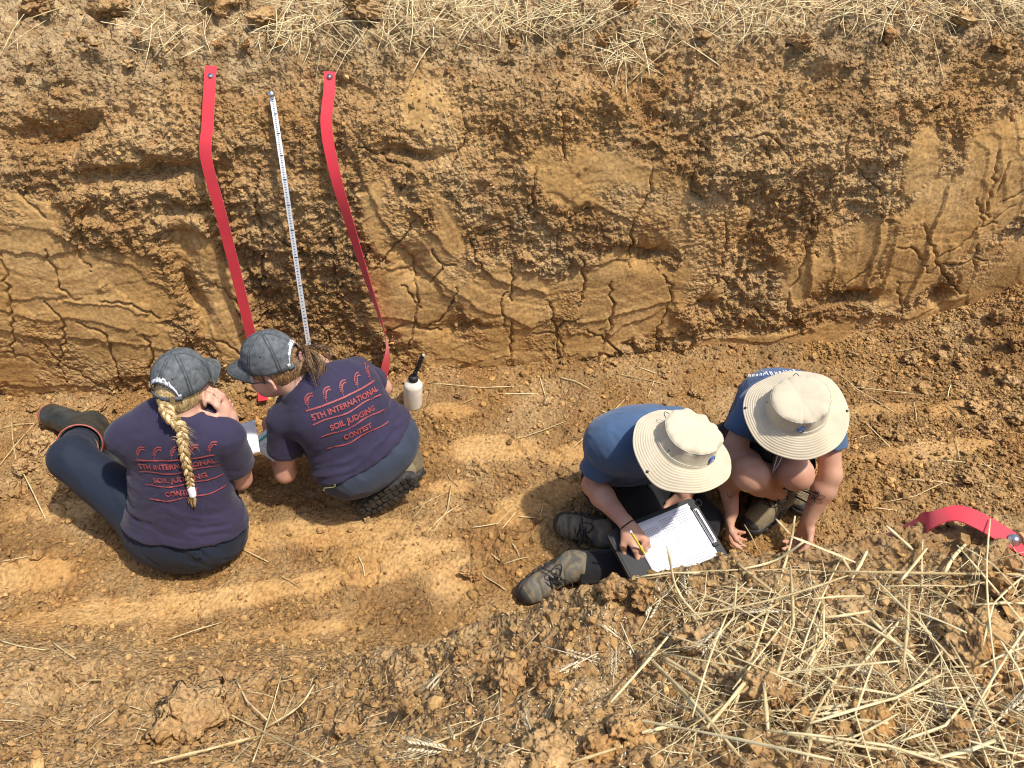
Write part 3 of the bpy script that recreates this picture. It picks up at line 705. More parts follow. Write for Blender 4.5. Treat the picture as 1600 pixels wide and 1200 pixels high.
def text_mesh(txt, size, off=0.0, sub=0.0, align='LEFT'):
    cu = bpy.data.curves.new('lettering', 'FONT'); cu.body = txt; cu.size = size; cu.offset = off; cu.align_x = align; cu.resolution_u = 3
    o = bpy.data.objects.new('lettering', cu); COL.objects.link(o); bpy.context.view_layer.update()
    me = bpy.data.meshes.new_from_object(o.evaluated_get(bpy.context.evaluated_depsgraph_get()))
    bpy.data.objects.remove(o); bpy.data.curves.remove(cu)
    if sub:
        bm = bmesh.new(); bm.from_mesh(me); bmesh.ops.triangulate(bm, faces=bm.faces)
        for _ in range(4):
            ed = [e for e in bm.edges if e.calc_length() > sub]
            if not ed: break
            bmesh.ops.subdivide_edges(bm, edges=ed, cuts=1); bmesh.ops.triangulate(bm, faces=bm.faces)
        bm.to_mesh(me); bm.free()
    return me
def wrap(me, bvh, O, Xa, Ya, off=.002):        # lays flat print onto a cloth or skin surface
    O = Vector(O); Xa = Vector(Xa).normalized(); Ya = Vector(Ya); Ya = (Ya - Xa * Ya.dot(Xa)).normalized(); Nn = Xa.cross(Ya)
    for v in me.vertices:
        p = O + Xa * v.co.x + Ya * v.co.y; hit = bvh.ray_cast(p + Nn * .15, -Nn)
        v.co = (hit[0] + hit[1] * (off if hit[1].dot(Nn) > 0 else -off)) if hit[0] is not None else p
    return me
def ribbon(mb, pts, wd):                       # flat stroke in the xy plane, for print
    V = []
    for i, p in enumerate(pts):
        a = np.array(pts[min(i + 1, len(pts) - 1)]) - np.array(pts[max(i - 1, 0)]); a = a / (np.hypot(*a) + 1e-9); w_ = wd[i] if hasattr(wd, '__len__') else wd
        V += [(p[0] - a[1] * w_, p[1] + a[0] * w_, 0), (p[0] + a[1] * w_, p[1] - a[0] * w_, 0)]
    mb.add(V, [(2 * i + 1, 2 * i + 3, 2 * i + 2, 2 * i) for i in range(len(pts) - 1)])
def shirt_print(parent, bvh, O, Xa, Ya, W=.272):
    """five bent wheat ears on a bar, then three words with wavy lines between them"""
    h = W / .272; base = .062 * h
    mb = MB()
    for k in range(5):
        x0 = -W * .46 + k * W * .225
        arc = [(x0 + .024 * h * (1 - math.cos(t * 2.1)) * .75, base + .004 + .046 * h * math.sin(min(t * 1.75, 1.62)) * (1 - .12 * t)) for t in np.linspace(0, 1, 12)]
        ribbon(mb, arc[:8], .0008 * h)
        for i in range(2, 12):
            p = np.array(arc[i]); q = np.array(arc[i - 1]); d = (p - q) / np.hypot(*(p - q)); nn = np.array([-d[1], d[0]])
            for sg in (-1, 1):
                c = p + nn * sg * .0030 * h; e = c + (d * .9 + nn * sg * .45) * .0066 * h * (1 if i > 3 else .7)
                ribbon(mb, [c, (c + e) / 2, e], [.0005, .0023 * h, .0003])
    n = 40
    ribbon(mb, [(-W / 2 + W * i / n, base) for i in range(n + 1)], .0029 * h)
    for yy, x0, x1, ph in ((.010, -.5, .5, 0), (-.045, -.46, .47, .8), (-.100, -.43, .47, 1.7)):
        ribbon(mb, [(W * (x0 + (x1 - x0) * i / n), yy * h + .0045 * h * math.sin(ph + i / n * 10.5)) for i in range(n + 1)], .0024 * h)
    obj('wheat_print', wrap(mb.mesh('wheat_print', False), bvh, O, Xa, Ya, .0035), M['print'], parent)
    for txt, yy, sz, tw in (('5TH INTERNATIONAL', .025, .031, .262), ('SOIL JUDGING', -.0315, .031, .178), ('CONTEST', -.086, .030, .110)):
        me = text_mesh(txt, sz * h, .0009, .005)
        xs = [v.co.x for v in me.vertices]; a, b_ = min(xs), max(xs)
        for v in me.vertices: v.co.x = (v.co.x - (a + b_) / 2) * tw * h / (b_ - a); v.co.y = v.co.y * .95 + yy * h
        obj('lettering', wrap(me, bvh, O, Xa, Ya, .0035), M['print'], parent)
# ------------------------------------------------------------------ materials of people and their things
def cloth(name, col, rough=.85, weave=900, wd=.0006, sheen=.25, var=.12, vs=9):
    return simple(name, col, rough, (weave, wd), var, vs, sheen, .25)
def skin_mat(name, col, blot):
    m, nt, b = nodes(name); b.inputs['Roughness'].default_value = .5; b.inputs['Specular IOR Level'].default_value = .4
    b.inputs['Subsurface Weight'].default_value = .18; b.inputs['Subsurface Scale'].default_value = .008; b.inputs['Subsurface Radius'].default_value = (1, .35, .2)
    tc = N(nt, 'TexCoord'); n = N(nt, 'TexNoise', Scale=13.0, Detail=5.0); nt.links.new(tc.outputs['Object'], n.inputs['Vector'])
    c = ramp(nt, n.outputs[0], [(.35, col), (.7, blot)])
    n2 = N(nt, 'TexNoise', Scale=170.0, Detail=2.0); nt.links.new(tc.outputs['Object'], n2.inputs['Vector'])
    c = mixc(nt, ramp(nt, n2.outputs[0], [(.66, 0.0), (.74, .45)]), c, (.36, .17, .10)); nt.links.new(c, b.inputs['Base Color'])
    n3 = N(nt, 'TexNoise', Scale=420.0, Detail=3.0); nt.links.new(tc.outputs['Object'], n3.inputs['Vector'])
    bn = N(nt, 'Bump', Strength=.5, Distance=.0008); nt.links.new(n3.outputs[0], bn.inputs['Height']); nt.links.new(bn.outputs[0], b.inputs['Normal'])
    return m
def denim_cap():
    m, nt, b = nodes('washed_grey_cotton'); b.inputs['Roughness'].default_value = .9; b.inputs['Specular IOR Level'].default_value = .2
    tc = N(nt, 'TexCoord'); n = N(nt, 'TexNoise', Scale=60.0, Detail=6.0); nt.links.new(tc.outputs['Object'], n.inputs['Vector'])
    c = ramp(nt, n.outputs[0], [(.3, (.072, .080, .082)), (.7, (.150, .162, .162))])
    at = N(nt, 'Attribute', attribute_name='seam')
    c = mixc(nt, math_n(nt, 'MAXIMUM', at.outputs['Fac'], 0.0), c, (.030, .034, .036)); c = mixc(nt, math_n(nt, 'MAXIMUM', math_n(nt, 'MULTIPLY', at.outputs['Fac'], -1.0), 0.0), c, (.24, .25, .25)); nt.links.new(c, b.inputs['Base Color'])
    n2 = N(nt, 'TexNoise', Scale=700.0, Detail=2.0); nt.links.new(tc.outputs['Object'], n2.inputs['Vector'])
    bn = N(nt, 'Bump', Strength=.8, Distance=.001); nt.links.new(n2.outputs[0], bn.inputs['Height']); nt.links.new(bn.outputs[0], b.inputs['Normal']); return m
def hair_mat(name, a, b_, c_):
    m, nt, b = nodes(name); b.inputs['Roughness'].default_value = .42; b.inputs['Specular IOR Level'].default_value = .6
    at = N(nt, 'Attribute', attribute_name='tone'); tc = N(nt, 'TexCoord')
    n = N(nt, 'TexNoise', Scale=240.0, Detail=4.0); mp = N(nt, 'Mapping'); mp.inputs['Scale'].default_value = (1, 1, .12); nt.links.new(tc.outputs['Object'], mp.inputs[0]); nt.links.new(mp.outputs[0], n.inputs['Vector'])
    f = math_n(nt, 'ADD', n.outputs[0], math_n(nt, 'MULTIPLY', at.outputs['Fac'], .25))
    nt.links.new(ramp(nt, f, [(.28, a), (.5, b_), (.72, c_)]), b.inputs['Base Color'])
    bn = N(nt, 'Bump', Strength=.8, Distance=.0015); nt.links.new(n.outputs[0], bn.inputs['Height']); nt.links.new(bn.outputs[0], b.inputs['Normal']); return m
def boot_mat():
    m, nt, b = nodes('worn_boot_fabric'); b.inputs['Roughness'].default_value = .85; b.inputs['Specular IOR Level'].default_value = .25
    tc = N(nt, 'TexCoord'); wv = N(nt, 'TexWave', Scale=6.0, Distortion=11.0, Detail=3.0); wv.inputs['Detail Scale'].default_value = 1.2; nt.links.new(tc.outputs['Object'], wv.inputs['Vector'])
    n = N(nt, 'TexNoise', Scale=35.0, Detail=5.0); nt.links.new(tc.outputs['Object'], n.inputs['Vector'])
    c = ramp(nt, wv.outputs['Fac'], [(.0, (.095, .09, .075)), (.28, (.16, .14, .10)), (.62, (.21, .175, .11)), (.9, (.13, .13, .115))])
    c = mixc(nt, ramp(nt, n.outputs[0], [(.45, 0.0), (.75, .6)]), c, (.30, .21, .11)); nt.links.new(c, b.inputs['Base Color'])
    bn = N(nt, 'Bump', Strength=.7, Distance=.003); nt.links.new(wv.outputs['Fac'], bn.inputs['Height']); nt.links.new(bn.outputs[0], b.inputs['Normal']); return m
M = dict(
    skinA=skin_mat('fair_skin', (.60, .36, .25), (.52, .25, .17)), skinB=skin_mat('light_skin', (.56, .33, .22), (.48, .23, .15)),
    purple=cloth('dark_purple_jersey', (.032, .026, .056), .85, 1100, .0004, .12), navy=cloth('navy_trouser_cloth', (.013, .019, .034), .75, 900, .0005, .06),
    slate=cloth('slate_trouser_cloth', (.040, .052, .078), .8, 900, .0005, .08), blue=cloth('blue_jersey', (.060, .108, .195), .85, 1100, .0004, .2), black=cloth('black_trouser_cloth', (.012, .012, .014), .8, 900, .0005, .15),
    cap=denim_cap(), khaki=cloth('khaki_cotton', (.56, .48, .34), .9, 1200, .0005, .15, .07, 20), eyelet=simple('dark_eyelet', (.012, .012, .013), .5), white=simple('white_thread', (.85, .85, .86), .7),
    print=simple('coral_print', (.31, .062, .060), .65, (500, .0003), .22, 120), metal=simple('steel', (.62, .62, .62), .28, metal=1.0), rubber=simple('dark_green_rubber', (.040, .046, .042), .42, (40, .002), .5, 14, 0, .5),
    redrub=simple('dusty_red_rubber', (.36, .10, .075), .6, None, .35, 40), solerub=simple('black_rubber', (.035, .034, .030), .75, (120, .001), .6, 50), bootA=simple('tan_boot_leather', (.17, .148, .105), .85, (90, .003), .5, 18, .1, .3),
    bootB=simple('olive_boot_leather', (.17, .135, .075), .85, (90, .003), .4, 16, .1, .3), lace=simple('dark_lace', (.020, .020, .020), .8), blond=hair_mat('blond_hair', (.20, .115, .035), (.50, .345, .14), (.74, .57, .30)), brown=hair_mat('brown_hair', (.075, .038, .016), (.20, .108, .045), (.42, .265, .125)),
    paper=simple('white_paper', (.82, .83, .86), .75), ink=simple('grey_ink', (.16, .16, .24), .7), board=simple('black_plastic', (.011, .012, .013), .62, (60, .0006)), yellow=simple('yellow_plastic', (.78, .66, .04), .35), green=simple('green_ink', (.10, .46, .33), .7),
    red=simple('red_nylon_webbing', (.60, .022, .035), .55, (260, .0006), .10, 8, .3), tape=simple('white_tape', (.80, .80, .78), .5), dark=simple('black_ink', (.02, .02, .02), .6), olive=simple('olive_enamel', (.20, .21, .09), .4, metal=.3), blueink=simple('blue_ink', (.03, .09, .30), .6),
    bottle=simple('milky_plastic', (.74, .69, .58), .35, None, .12, 20, 0, .5, 0, .5), tattoo=simple('tattoo_ink', (.055, .045, .048), .6, None, .5, 260), pink=simple('pink_elastic', (.72, .34, .30), .7), lens=simple('dark_frame', (.01, .01, .01), .3), lining=simple('pale_lining', (.52, .50, .40), .9))
def joints(**k): return {a: (v3(b_) if hasattr(b_, '__len__') else b_) for a, b_ in k.items()}
def tuft(mb, tones, pts, r0, r1, n=5, rnd=None, tone=0.0, flat=None):
    c0 = len(mb.v); L = len(pts); mb.tube(pts, [r0 + (r1 - r0) * (i / (L - 1.0)) for i in range(L)], n); tones += [tone] * (len(mb.v) - c0)
def spline(P, n):                              # Catmull-Rom through the points
    P = [v3(p) for p in P]; P = [2 * P[0] - P[1]] + P + [2 * P[-1] - P[-2]]; out = []; m = len(P) - 3
    for i in range(n):
        t = i / (n - 1.0) * m; k = min(int(t), m - 1); t -= k; a, b_, c, d = P[k:k + 4]
        out.append(.5 * (2 * b_ + (c - a) * t + (2 * a - 5 * b_ + 4 * c - d) * t * t + (3 * b_ - a - 3 * c + d) * t ** 3))
    return out
def fit_ground(root): pass

# ================================================================== person sitting cross-legged, braid down the back
J = joints(pel=A(288, 832, .13), ch=A(280, 695, .47), nk=A(288, 652, .585), hd=A(287, 605, .68), shL=A(196, 684, .52), shR=A(353, 684, .52), elR=A(376, 748, .28), wrR=A(359, 650, .55),
           elL=(-1.31, 1.97, .31), wrL=(-1.22, 2.12, .28), knL=A(112, 716, .31), anL=A(140, 668, .13), knR=(-1.19, 2.13, .20), anR=A(185, 724, .09), f=(.30, .95, -.10), u=(.02, .05, 1))
J['hipL'] = J['pel'] + (-.085, .02, -.012); J['hipR'] = J['pel'] + (.085, .02, -.012); J['toeL'] = v3(A(70, 645, .07)); J['toeR'] = J['anR'] + (-.10, .02, -.03)
p1 = empty('person', A(288, 850, .02), 'person in grey cap with long blond braid, sitting in rubber boots on the pit floor', 'person')
S = bodyS(J); hand(S, J['wrR'], (-.20, -.02, 1), (-1, .1, .1), 1, .40, .05, sc=.92)
hand(S, J['wrL'], (.5, .6, -.3), (0, .3, 1), 1, .5)
obj('body', S.mesh('body'), M['skinA'], p1)
sme = shirtS(J, wide=.178, hem=-.045, seat=.143, sleeve=.66, deep=1.42).mesh('shirt', folds(J, .0055, 3)); sh1 = obj('shirt', sme, M['purple'], p1); bv1 = bvh_of(sme)
lat, up, fr = torso_axes(J)
shirt_print(sh1, bv1, on(bv1, 277, 741), lat + up * .02, up, .252)
tm = trouserS(J, ends=(.62, .9), waist=.03, seat=.130).mesh('trousers', limb_folds(.0070, 8, 20)); tr1 = obj('trousers', tm, M['navy'], p1)
bvt = bvh_of(tm)
mb = MB(); o_ = on(bvt, 309, 866, .004)
if o_ is not None: mb.box(o_, (.012, 0, 0), (0, .004, .012), (0, .003, -.001)); obj('belt_loop', mb.mesh('belt_loop', False), M['navy'], tr1)
def rubber_boot(parent, kn, an, toe, top_t, upv):
    d = unit(an - kn); t0 = kn + (an - kn) * top_t; f, r, u = frame(toe - an, upv); heel = an - f * .055 - u * .05
    S = SDF(.005); S.cap(t0 - d * .03, an, .082, .062, .03, clip=[(t0, -d)]); S.cap(an, heel + f * .01 + u * .03, .058, .05, .03)
    S.cap(an - u * .012 + f * .02, toe - f * .045 + u * .0, .056, .050, .04, flat=(u, 1.15))
    S.cap(t0 - d * .05, an + (t0 - an) * .25, .076, .054, .004, op='s')
    bt = obj('rubber_boot', S.mesh('rubber_boot', limb_folds(.003, 15, 17)), M['rubber'], parent)
    S = SDF(.005); S.cap(toe - f * .075, toe - f * .045, .0535, .0515, .02, flat=(u, 1.15), clip=[(toe - f * .055 - u * .01, unit(-f + u * .25))]); obj('toe_cap', S.mesh('toe_cap'), M['redrub'], bt)
    S = SDF(.005); S.cap(heel + f * .03, toe - f * .05, .050, .055, .02, flat=(u, 1.0), clip=[(heel + u * .012, u), (heel - u * .022, -u)]); obj('sole', S.mesh('sole'), M['redrub'], bt)
    a = unit(np.cross(d, (0, 0, 1))); b_ = np.cross(d, a); mb = MB(); mb.tube([t0 + (a * math.cos(t) + b_ * math.sin(t)) * .0785 for t in np.linspace(0, 2 * math.pi, 33)], .0034, 6, False); obj('rim', mb.mesh('rim'), M['redrub'], bt)
    S = SDF(.005); S.cap(t0 + d * .004, t0 + d * .05, .0775, .074, .002, clip=[(t0 + d * .004, -d)]); S.cap(t0 - d * .05, t0 + d * .10, .0735, .068, .001, op='s'); obj('lining', S.mesh('lining'), M['lining'], bt)
    mb = MB(); q0 = an + u * .045 + f * .03
    for sg in (-1, 1): mb.tube([t0 + (an - t0) * t + r * sg * .02 + f * (.066 - .01 * t) for t in np.linspace(.1, .9, 8)], .0022, 5)
    obj('ribbing', mb.mesh('ribbing'), M['rubber'], bt)
rubber_boot(p1, J['knL'], J['anL'], J['toeL'], .42, (.2, -.25, 1))
rubber_boot(p1, J['knR'], J['anR'], J['toeR'] + v3((-.06, .0, .0)), .45, (-.2, -.4, 1))
cp1 = cap_hat(p1, J['hd'] + unit(J['u']) * .012, J['f'], J['u'], M['cap'], M['eyelet'], M['white'])
P_, cc, f_, r_, u_ = cp1
S = SDF(.005); S.ell(v3(J['hd']) + u_ * .008 - f_ * .010, (r_, f_, u_), (.0745, .0915, .089), .02, clip=[(cc + f_ * .012, f_), (cc + u_ * .05, u_)])
S.cap(cc - f_ * .05 - u_ * .05, cc - f_ * .088 - u_ * .028, .034, .018, .03)
hr = obj('hair', S.mesh('hair', limb_folds(.0025, 33, 60)), M['blond'], p1); attr(hr.data, 'tone', np.zeros(len(hr.data.vertices)))
# the braid: three strands woven along a line down the back
st = cc - f_ * .097 - u_ * .026
path = [st, (st + v3(on(bv1, 284, 668, .022))) / 2 + v3((0, -.014, .012))] + [on(bv1, x, y, o) for x, y, o in ((285, 668, .022), (288, 692, .020), (292, 718, .018), (296, 742, .016), (299, 760, .012))]
path = [p for p in path if p is not None]; pc = spline(path, 150); mb = MB(); tones = []
for k in range(3):
    pts = []; rad = []
    for i, p in enumerate(pc):
        t = i / (len(pc) - 1.0); d = unit(pc[min(i + 1, len(pc) - 1)] - pc[max(i - 1, 0)]); a = unit(np.cross(d, unit(-p + v3((0, 0, H))))); b_ = np.cross(a, d)
        wd = .0138 * (1 - .45 * t); ph = t * 2 * math.pi * 4.6 + k * 2 * math.pi / 3
        pts.append(p + a * wd * math.sin(ph) + b_ * wd * .55 * math.sin(2 * ph)); rad.append(.0108 * (1 - .45 * t))
    for j in range(9):                          # each strand a bundle of locks
        an_ = 2 * math.pi * j / 8.0; rr = .58 if j < 8 else 0; q = []
        for i, p in enumerate(pts):
            d = unit(pts[min(i + 1, len(pts) - 1)] - pts[max(i - 1, 0)]); a = unit(np.cross(d, (0.3, 1, .2))); b_ = np.cross(d, a); tw = an_ + i * .05
            q.append(p + (a * math.cos(tw) + b_ * math.sin(tw)) * rad[i] * rr)
        q = q[::2]; c0 = len(mb.v); mb.tube(q, [rad[min(2 * i, len(rad) - 1)] * (.44 if j < 8 else .6) for i in range(len(q))], 6); tones += [random.uniform(-1, 1)] * (len(mb.v) - c0)
br = obj('braid', mb.mesh('braid'), M['blond'], p1); attr(br.data, 'tone', tones)
e0 = pc[-1]; e1 = v3(on(bv1, 301, 771, .010)); e2 = v3(on(bv1, 302, 791, .006))
mb = MB(); tones = []
for j in range(22):
    o = v3((random.gauss(0, .005), random.gauss(0, .003), random.gauss(0, .003))); tuft(mb, tones, spline([e0, e1 + o * .7, (e1 + e2) / 2 + o * 1.6, e2 + o * .9 + v3((0, 0, random.uniform(-.004, .012)))], 8), .0034, .0009, 5, tone=random.uniform(-1, .6))
bt_ = obj('braid_end', mb.mesh('braid_end'), M['blond'], br); attr(bt_.data, 'tone', tones)
S = SDF(.003); S.cap(e0, e1, .0125, .0115, .005); obj('hair_tie', S.mesh('hair_tie', limb_folds(.0012, 3, 150)), M['white'], br)
mb = MB(); tones = []
for j in range(46):                              # stray hairs
    i = random.randint(0, 110); p = pc[i]; o = v3((random.choice((-1, 1)) * random.uniform(.012, .045), random.gauss(0, .006), random.gauss(-.01, .02)))
    tuft(mb, tones, spline([p, p + o * .6 + v3((0, -.006, .012)), p + o + v3((0, 0, -.02))], 7), .0006, .0003, 3, tone=.6)
sy = obj('stray_hair', mb.mesh('stray_hair'), M['blond'], br); attr(sy.data, 'tone', tones)
mb = MB(); n0 = v3(J['nk']); hdv = unit(v3(J['hd']) - n0); ra_, rb_ = unit(np.cross(hdv, (0, 1, 0))), None; rb_ = np.cross(ra_, hdv)
V = []
for t in np.linspace(0, 2 * math.pi, 33):
    q = n0 + hdv * (.018 + .012 * math.sin(t)) + (ra_ * math.cos(t) + rb_ * math.sin(t)) * .0655; V += [q - hdv * .007, q + hdv * .007]
mb.add(V, [(2 * i, 2 * i + 2, 2 * i + 3, 2 * i + 1) for i in range(32)]); ly = obj('lanyard', mb.mesh('lanyard'), M['paper'], p1); ly.modifiers.new('t', 'SOLIDIFY').thickness = .0015
mb = MB()
def sheet(mb, c0, e1, e2, bend=.006, n=8, th=.0008):
    c0, e1, e2 = v3(c0), v3(e1), v3(e2); nn = unit(np.cross(e1, e2)); V = []
    for s in (1, -1):
        for i in range(n + 1):
            for j in range(n + 1): V.append(c0 + e1 * i / n + e2 * j / n + nn * (bend * math.sin(math.pi * i / n) + bend * .6 * math.sin(math.pi * j / n) + s * th / 2))
    W = n + 1; off = W * W; Fc = []
    for i in range(n):
        for j in range(n):
            q = (i * W + j, (i + 1) * W + j, (i + 1) * W + j + 1, i * W + j + 1); Fc += [q, tuple(off + x for x in reversed(q))]
    for i in range(n):
        Fc += [(i * W, off + i * W, off + (i + 1) * W, (i + 1) * W), ((i + 1) * W + n, off + (i + 1) * W + n, off + i * W + n, i * W + n), (i + 1, off + i + 1, off + i, i), (n * W + i, off + n * W + i, off + n * W + i + 1, n * W + i + 1)]
    mb.add(V, Fc); return nn
c0 = v3(A(356, 666, .38)); sheet(mb, c0, v3(A(398, 656, .39)) - c0, v3(A(364, 716, .31)) - c0, .008)
obj('paper_sheet', mb.mesh('paper_sheet'), M['paper'], label='white paper sheet held in front of the person with the braid', cat='paper')
print('person 1', round(time.time() - T0, 1))

# ================================================================== person squatting, ponytail and glasses, turned to the neighbour
J = joints(pel=A(574, 704, .28), ch=A(530, 640, .47), nk=A(470, 598, .585), hd=A(428, 572, .655), shL=A(446, 655, .46), shR=A(556, 585, .50), elL=A(446, 738, .22), elR=A(596, 606, .31),
           wrL=(-.89, 2.05, .24), wrR=(-.72, 2.33, .34), f=(-.95, .02, -.10), u=(-.06, .06, 1), knL=(-.80, 2.07, .40), knR=(-.66, 2.28, .34), anL=A(600, 768, .10), anR=(-.42, 2.10, .10))
lat, up, fr = torso_axes(J)
J['hipL'] = J['pel'] - lat * .085 + (0, 0, -.01); J['hipR'] = J['pel'] + lat * .085 + (0, 0, -.01); J['toeL'] = J['anL'] + (v3(A(556, 792, .05)) - J['anL']) * .25; J['toeR'] = J['anR'] + (-.06, .05, -.03)
p2 = empty('person', A(575, 780, .0), 'person in grey cap with brown ponytail and glasses, crouching beside the plastic bottle', 'person')
S = bodyS(J); hand(S, J['wrL'], (-.2, .7, .1), (.2, .2, 1), -1, .5); hand(S, J['wrR'], (-.8, .2, 0), (-.2, -.3, 1), 1, .5)
obj('body', S.mesh('body'), M['skinA'], p2)
sme = shirtS(J, wide=.168, hem=-.034, seat=.134, sleeve=.58, deep=1.38).mesh('shirt', folds(J, .0055, 13)); sh2 = obj('shirt', sme, M['purple'], p2); bv2 = bvh_of(sme)
shirt_print(sh2, bv2, on(bv2, 549, 645), unit(v3(A(600, 617, .45)) - v3(A(490, 668, .45))), up, .262)
tm = trouserS(J, ends=(.75, .75), waist=.04, seat=.120, knee=.076).mesh('trousers', limb_folds(.0060, 18, 18)); tr2 = obj('trousers', tm, M['slate'], p2); bvt = bvh_of(tm)
P_, cc, f_, r_, u_ = cap_hat(p2, J['hd'] + unit(J['u']) * .012, J['f'], J['u'], M['cap'], M['eyelet'], M['white'])
mb = MB(); q = P_(R(-14), .30); nn = unit(q - cc); a_ = unit(np.cross(u_, nn)); b_ = np.cross(nn, a_)
for k in range(3): mb.box(q + nn * .0015 + a_ * (.007 * (k - 1)) + b_ * .003 * (k % 2), a_ * .0026, b_ * (.006 - .001 * k), nn * .0008)
obj('front_badge', mb.mesh('front_badge', False), M['white'], p2)
S = SDF(.005); S.ell(v3(J['hd']) + u_ * .006 - f_ * .014, (r_, f_, u_), (.0755, .0905, .089), .02, clip=[(cc - f_ * .002 - u_ * .02, unit(f_ - u_ * .5)), (cc + u_ * .05, u_)])
S.cap(cc - f_ * .05 - u_ * .075, cc - f_ * .088 - u_ * .03, .042, .03, .03)
for sg in (-1, 1): S.cap(cc + r_ * sg * .071 + f_ * .028 - u_ * .008, cc + r_ * sg * .070 + f_ * .02 - u_ * .045, .010, .004, .01)
hr = obj('hair', S.mesh('hair', limb_folds(.003, 37, 70)), M['brown'], p2); attr(hr.data, 'tone', np.zeros(len(hr.data.vertices)))
b0 = cc - f_ * .104 + u_ * .012; mb = MB(); tones = []
for j in range(30):                              # wavy locks, each of many fine strands
    x, y = random.uniform(458, 508), random.uniform(572, 612); en = on(bv2, x, y, random.uniform(.006, .045))
    if en is None: en = A(x, y, .62)
    en = v3(en); o = v3((random.gauss(0, .012), random.gauss(0, .012), random.gauss(0, .012))); m1 = b0 - f_ * .035 + o + u_ * random.uniform(.0, .028); m2 = (m1 + en) / 2 + v3((.02, -.014, .012)) + o * 1.6
    ph = random.uniform(0, 6); amp = random.uniform(.005, .010); tn = random.uniform(-.8, .8)
    for q in range(14):
        oo = v3((random.gauss(0, .0034), random.gauss(0, .0034), random.gauss(0, .0034))); pts = spline([b0 + o * .35 + oo * .5, m1 + oo, m2 + oo * 1.3, en + oo * 1.2], 18); ph2 = ph + random.gauss(0, .25)
        pts = [p + r_ * amp * math.sin(ph2 + i * .62) * (i / 18.0) + u_ * amp * math.cos(ph2 + i * .6) * (i / 18.0) for i, p in enumerate(pts)]
        pts = pts[:random.randint(10, 18)]; tuft(mb, tones, pts, random.uniform(.0012, .0018), .0003, 4, tone=tn + random.uniform(-.5, .7))
pt = obj('ponytail', mb.mesh('ponytail'), M['brown'], p2); attr(pt.data, 'tone', tones)
mb = MB(); pts = [b0 - f_ * .006 + (r_ * math.cos(t) + u_ * math.sin(t)) * .0165 for t in np.linspace(0, 2 * math.pi, 21)]; mb.tube(pts, .0065, 7, False); obj('hair_tie', mb.mesh('hair_tie'), M['pink'], pt)
mb = MB(); h0 = v3(J['hd'])                        # glasses
for sg in (-1, 1):
    c = h0 + r_ * sg * .034 + f_ * .104 - u_ * .014; mb.tube([c + r_ * .026 * math.cos(t) + u_ * .020 * math.sin(t) - f_ * .006 * abs(math.cos(t)) * (1 if math.cos(t) * sg > 0 else 0) for t in np.linspace(0, 2 * math.pi, 25)], .0024, 5, False)
    mb.tube([h0 + r_ * sg * .062 + f_ * .098 - u_ * .010, h0 + r_ * sg * .080 + f_ * .06 - u_ * .008, h0 + r_ * sg * .083 + f_ * .0 - u_ * .006, h0 + r_ * sg * .082 - f_ * .02 - u_ * .02], .0022, 5)
mb.tube([h0 + r_ * .009 + f_ * .106 - u_ * .010, h0 + f_ * .110 - u_ * .006, h0 - r_ * .009 + f_ * .106 - u_ * .010], .002, 5); obj('glasses', mb.mesh('glasses'), M['lens'], label='black framed glasses worn under the cap by the person with the ponytail', cat='glasses')
def sole_boot(parent, heel, toe, out, mats, L=.27):   # boot standing on its toes: the lugged sole looks backwards
    f = unit(v3(toe) - v3(heel)); u = unit(-v3(out)); an = v3(heel) + f * .055 + u * .072
    boot(parent, an, an + f * .2, u, mats, L)
sole_boot(p2, A(632, 752, .15), A(552, 800, .045), (-.25, -.85, -.30), (M['bootB'], M['solerub'], M['lace']), .27)
boot(p2, J['anR'], J['anR'] + v3((-.2, .18, -.04)), (0, 0, 1), (M['bootB'], M['solerub'], M['lace']))
o_ = on(bvt, 523, 752, .006); o_ = v3(o_ if o_ is not None else A(523, 752, .3)); X_, Y_ = v3((1, 0, 0)), v3((0, SP, CP))
mb = MB(); mb.tube([o_ + X_ * (.004 + .005 * math.cos(t)) + Y_ * (.030 - .0006 * t * 1.6) + v3((0, -.743, .669)) * .005 * math.sin(t) for t in np.linspace(0, 42, 150)], .0013, 5)
mb.tube([o_ + X_ * .006 + Y_ * .004, o_ + X_ * .004 - Y_ * .016, o_ - X_ * .006 - Y_ * .019, o_ - X_ * .032 - Y_ * .021, o_ - X_ * .038 - Y_ * .027, o_ - X_ * .033 - Y_ * .032], .0024, 6)
obj('belt_clip', mb.mesh('belt_clip'), M['olive'], label='small olive coil and hook clipped to the slate trousers', cat='clip')
c0 = v3(A(388, 693, .30)); e1 = v3(A(452, 640, .36)) - c0; e2 = v3(A(436, 728, .27)) - c0; mb = MB(); nn = sheet(mb, c0, e1, e2, .004)
ps = obj('paper_sheet', mb.mesh('paper_sheet'), M['paper'], label='printed form with green stripe held by the person with the ponytail', cat='paper')
if nn @ v3((0, -.7, .7)) < 0: nn = -nn
def flatprint(parent, name, c0, e1, e2, nn, rects, mat, lift=.003, bend=0.0):
    mb = MB()
    for (a0, a1, b0_, b1_) in rects:
        n = 6; V = []
        for i in range(n + 1):
            for b_ in (b0_, b1_):
                a = a0 + (a1 - a0) * i / n; V.append(c0 + e1 * a + e2 * b_ + nn * (lift + bend * (math.sin(math.pi * a) + .6 * math.sin(math.pi * b_))))
        mb.add(V, [(2 * i, 2 * i + 2, 2 * i + 3, 2 * i + 1) for i in range(n)])
    return obj(name, mb.mesh(name, False), mat, parent)
flatprint(ps, 'green_stripe', c0, e1, e2, nn, [(0.0, .98, .10, .17)], M['green'], .0012, .004 if nn @ np.cross(e1, e2) > 0 else -.004)
flatprint(ps, 'form_print', c0, e1, e2, nn, [(.12, .8, .3 + .06 * i, .315 + .06 * i) for i in range(9)], M['ink'], .0012, .004 if nn @ np.cross(e1, e2) > 0 else -.004)
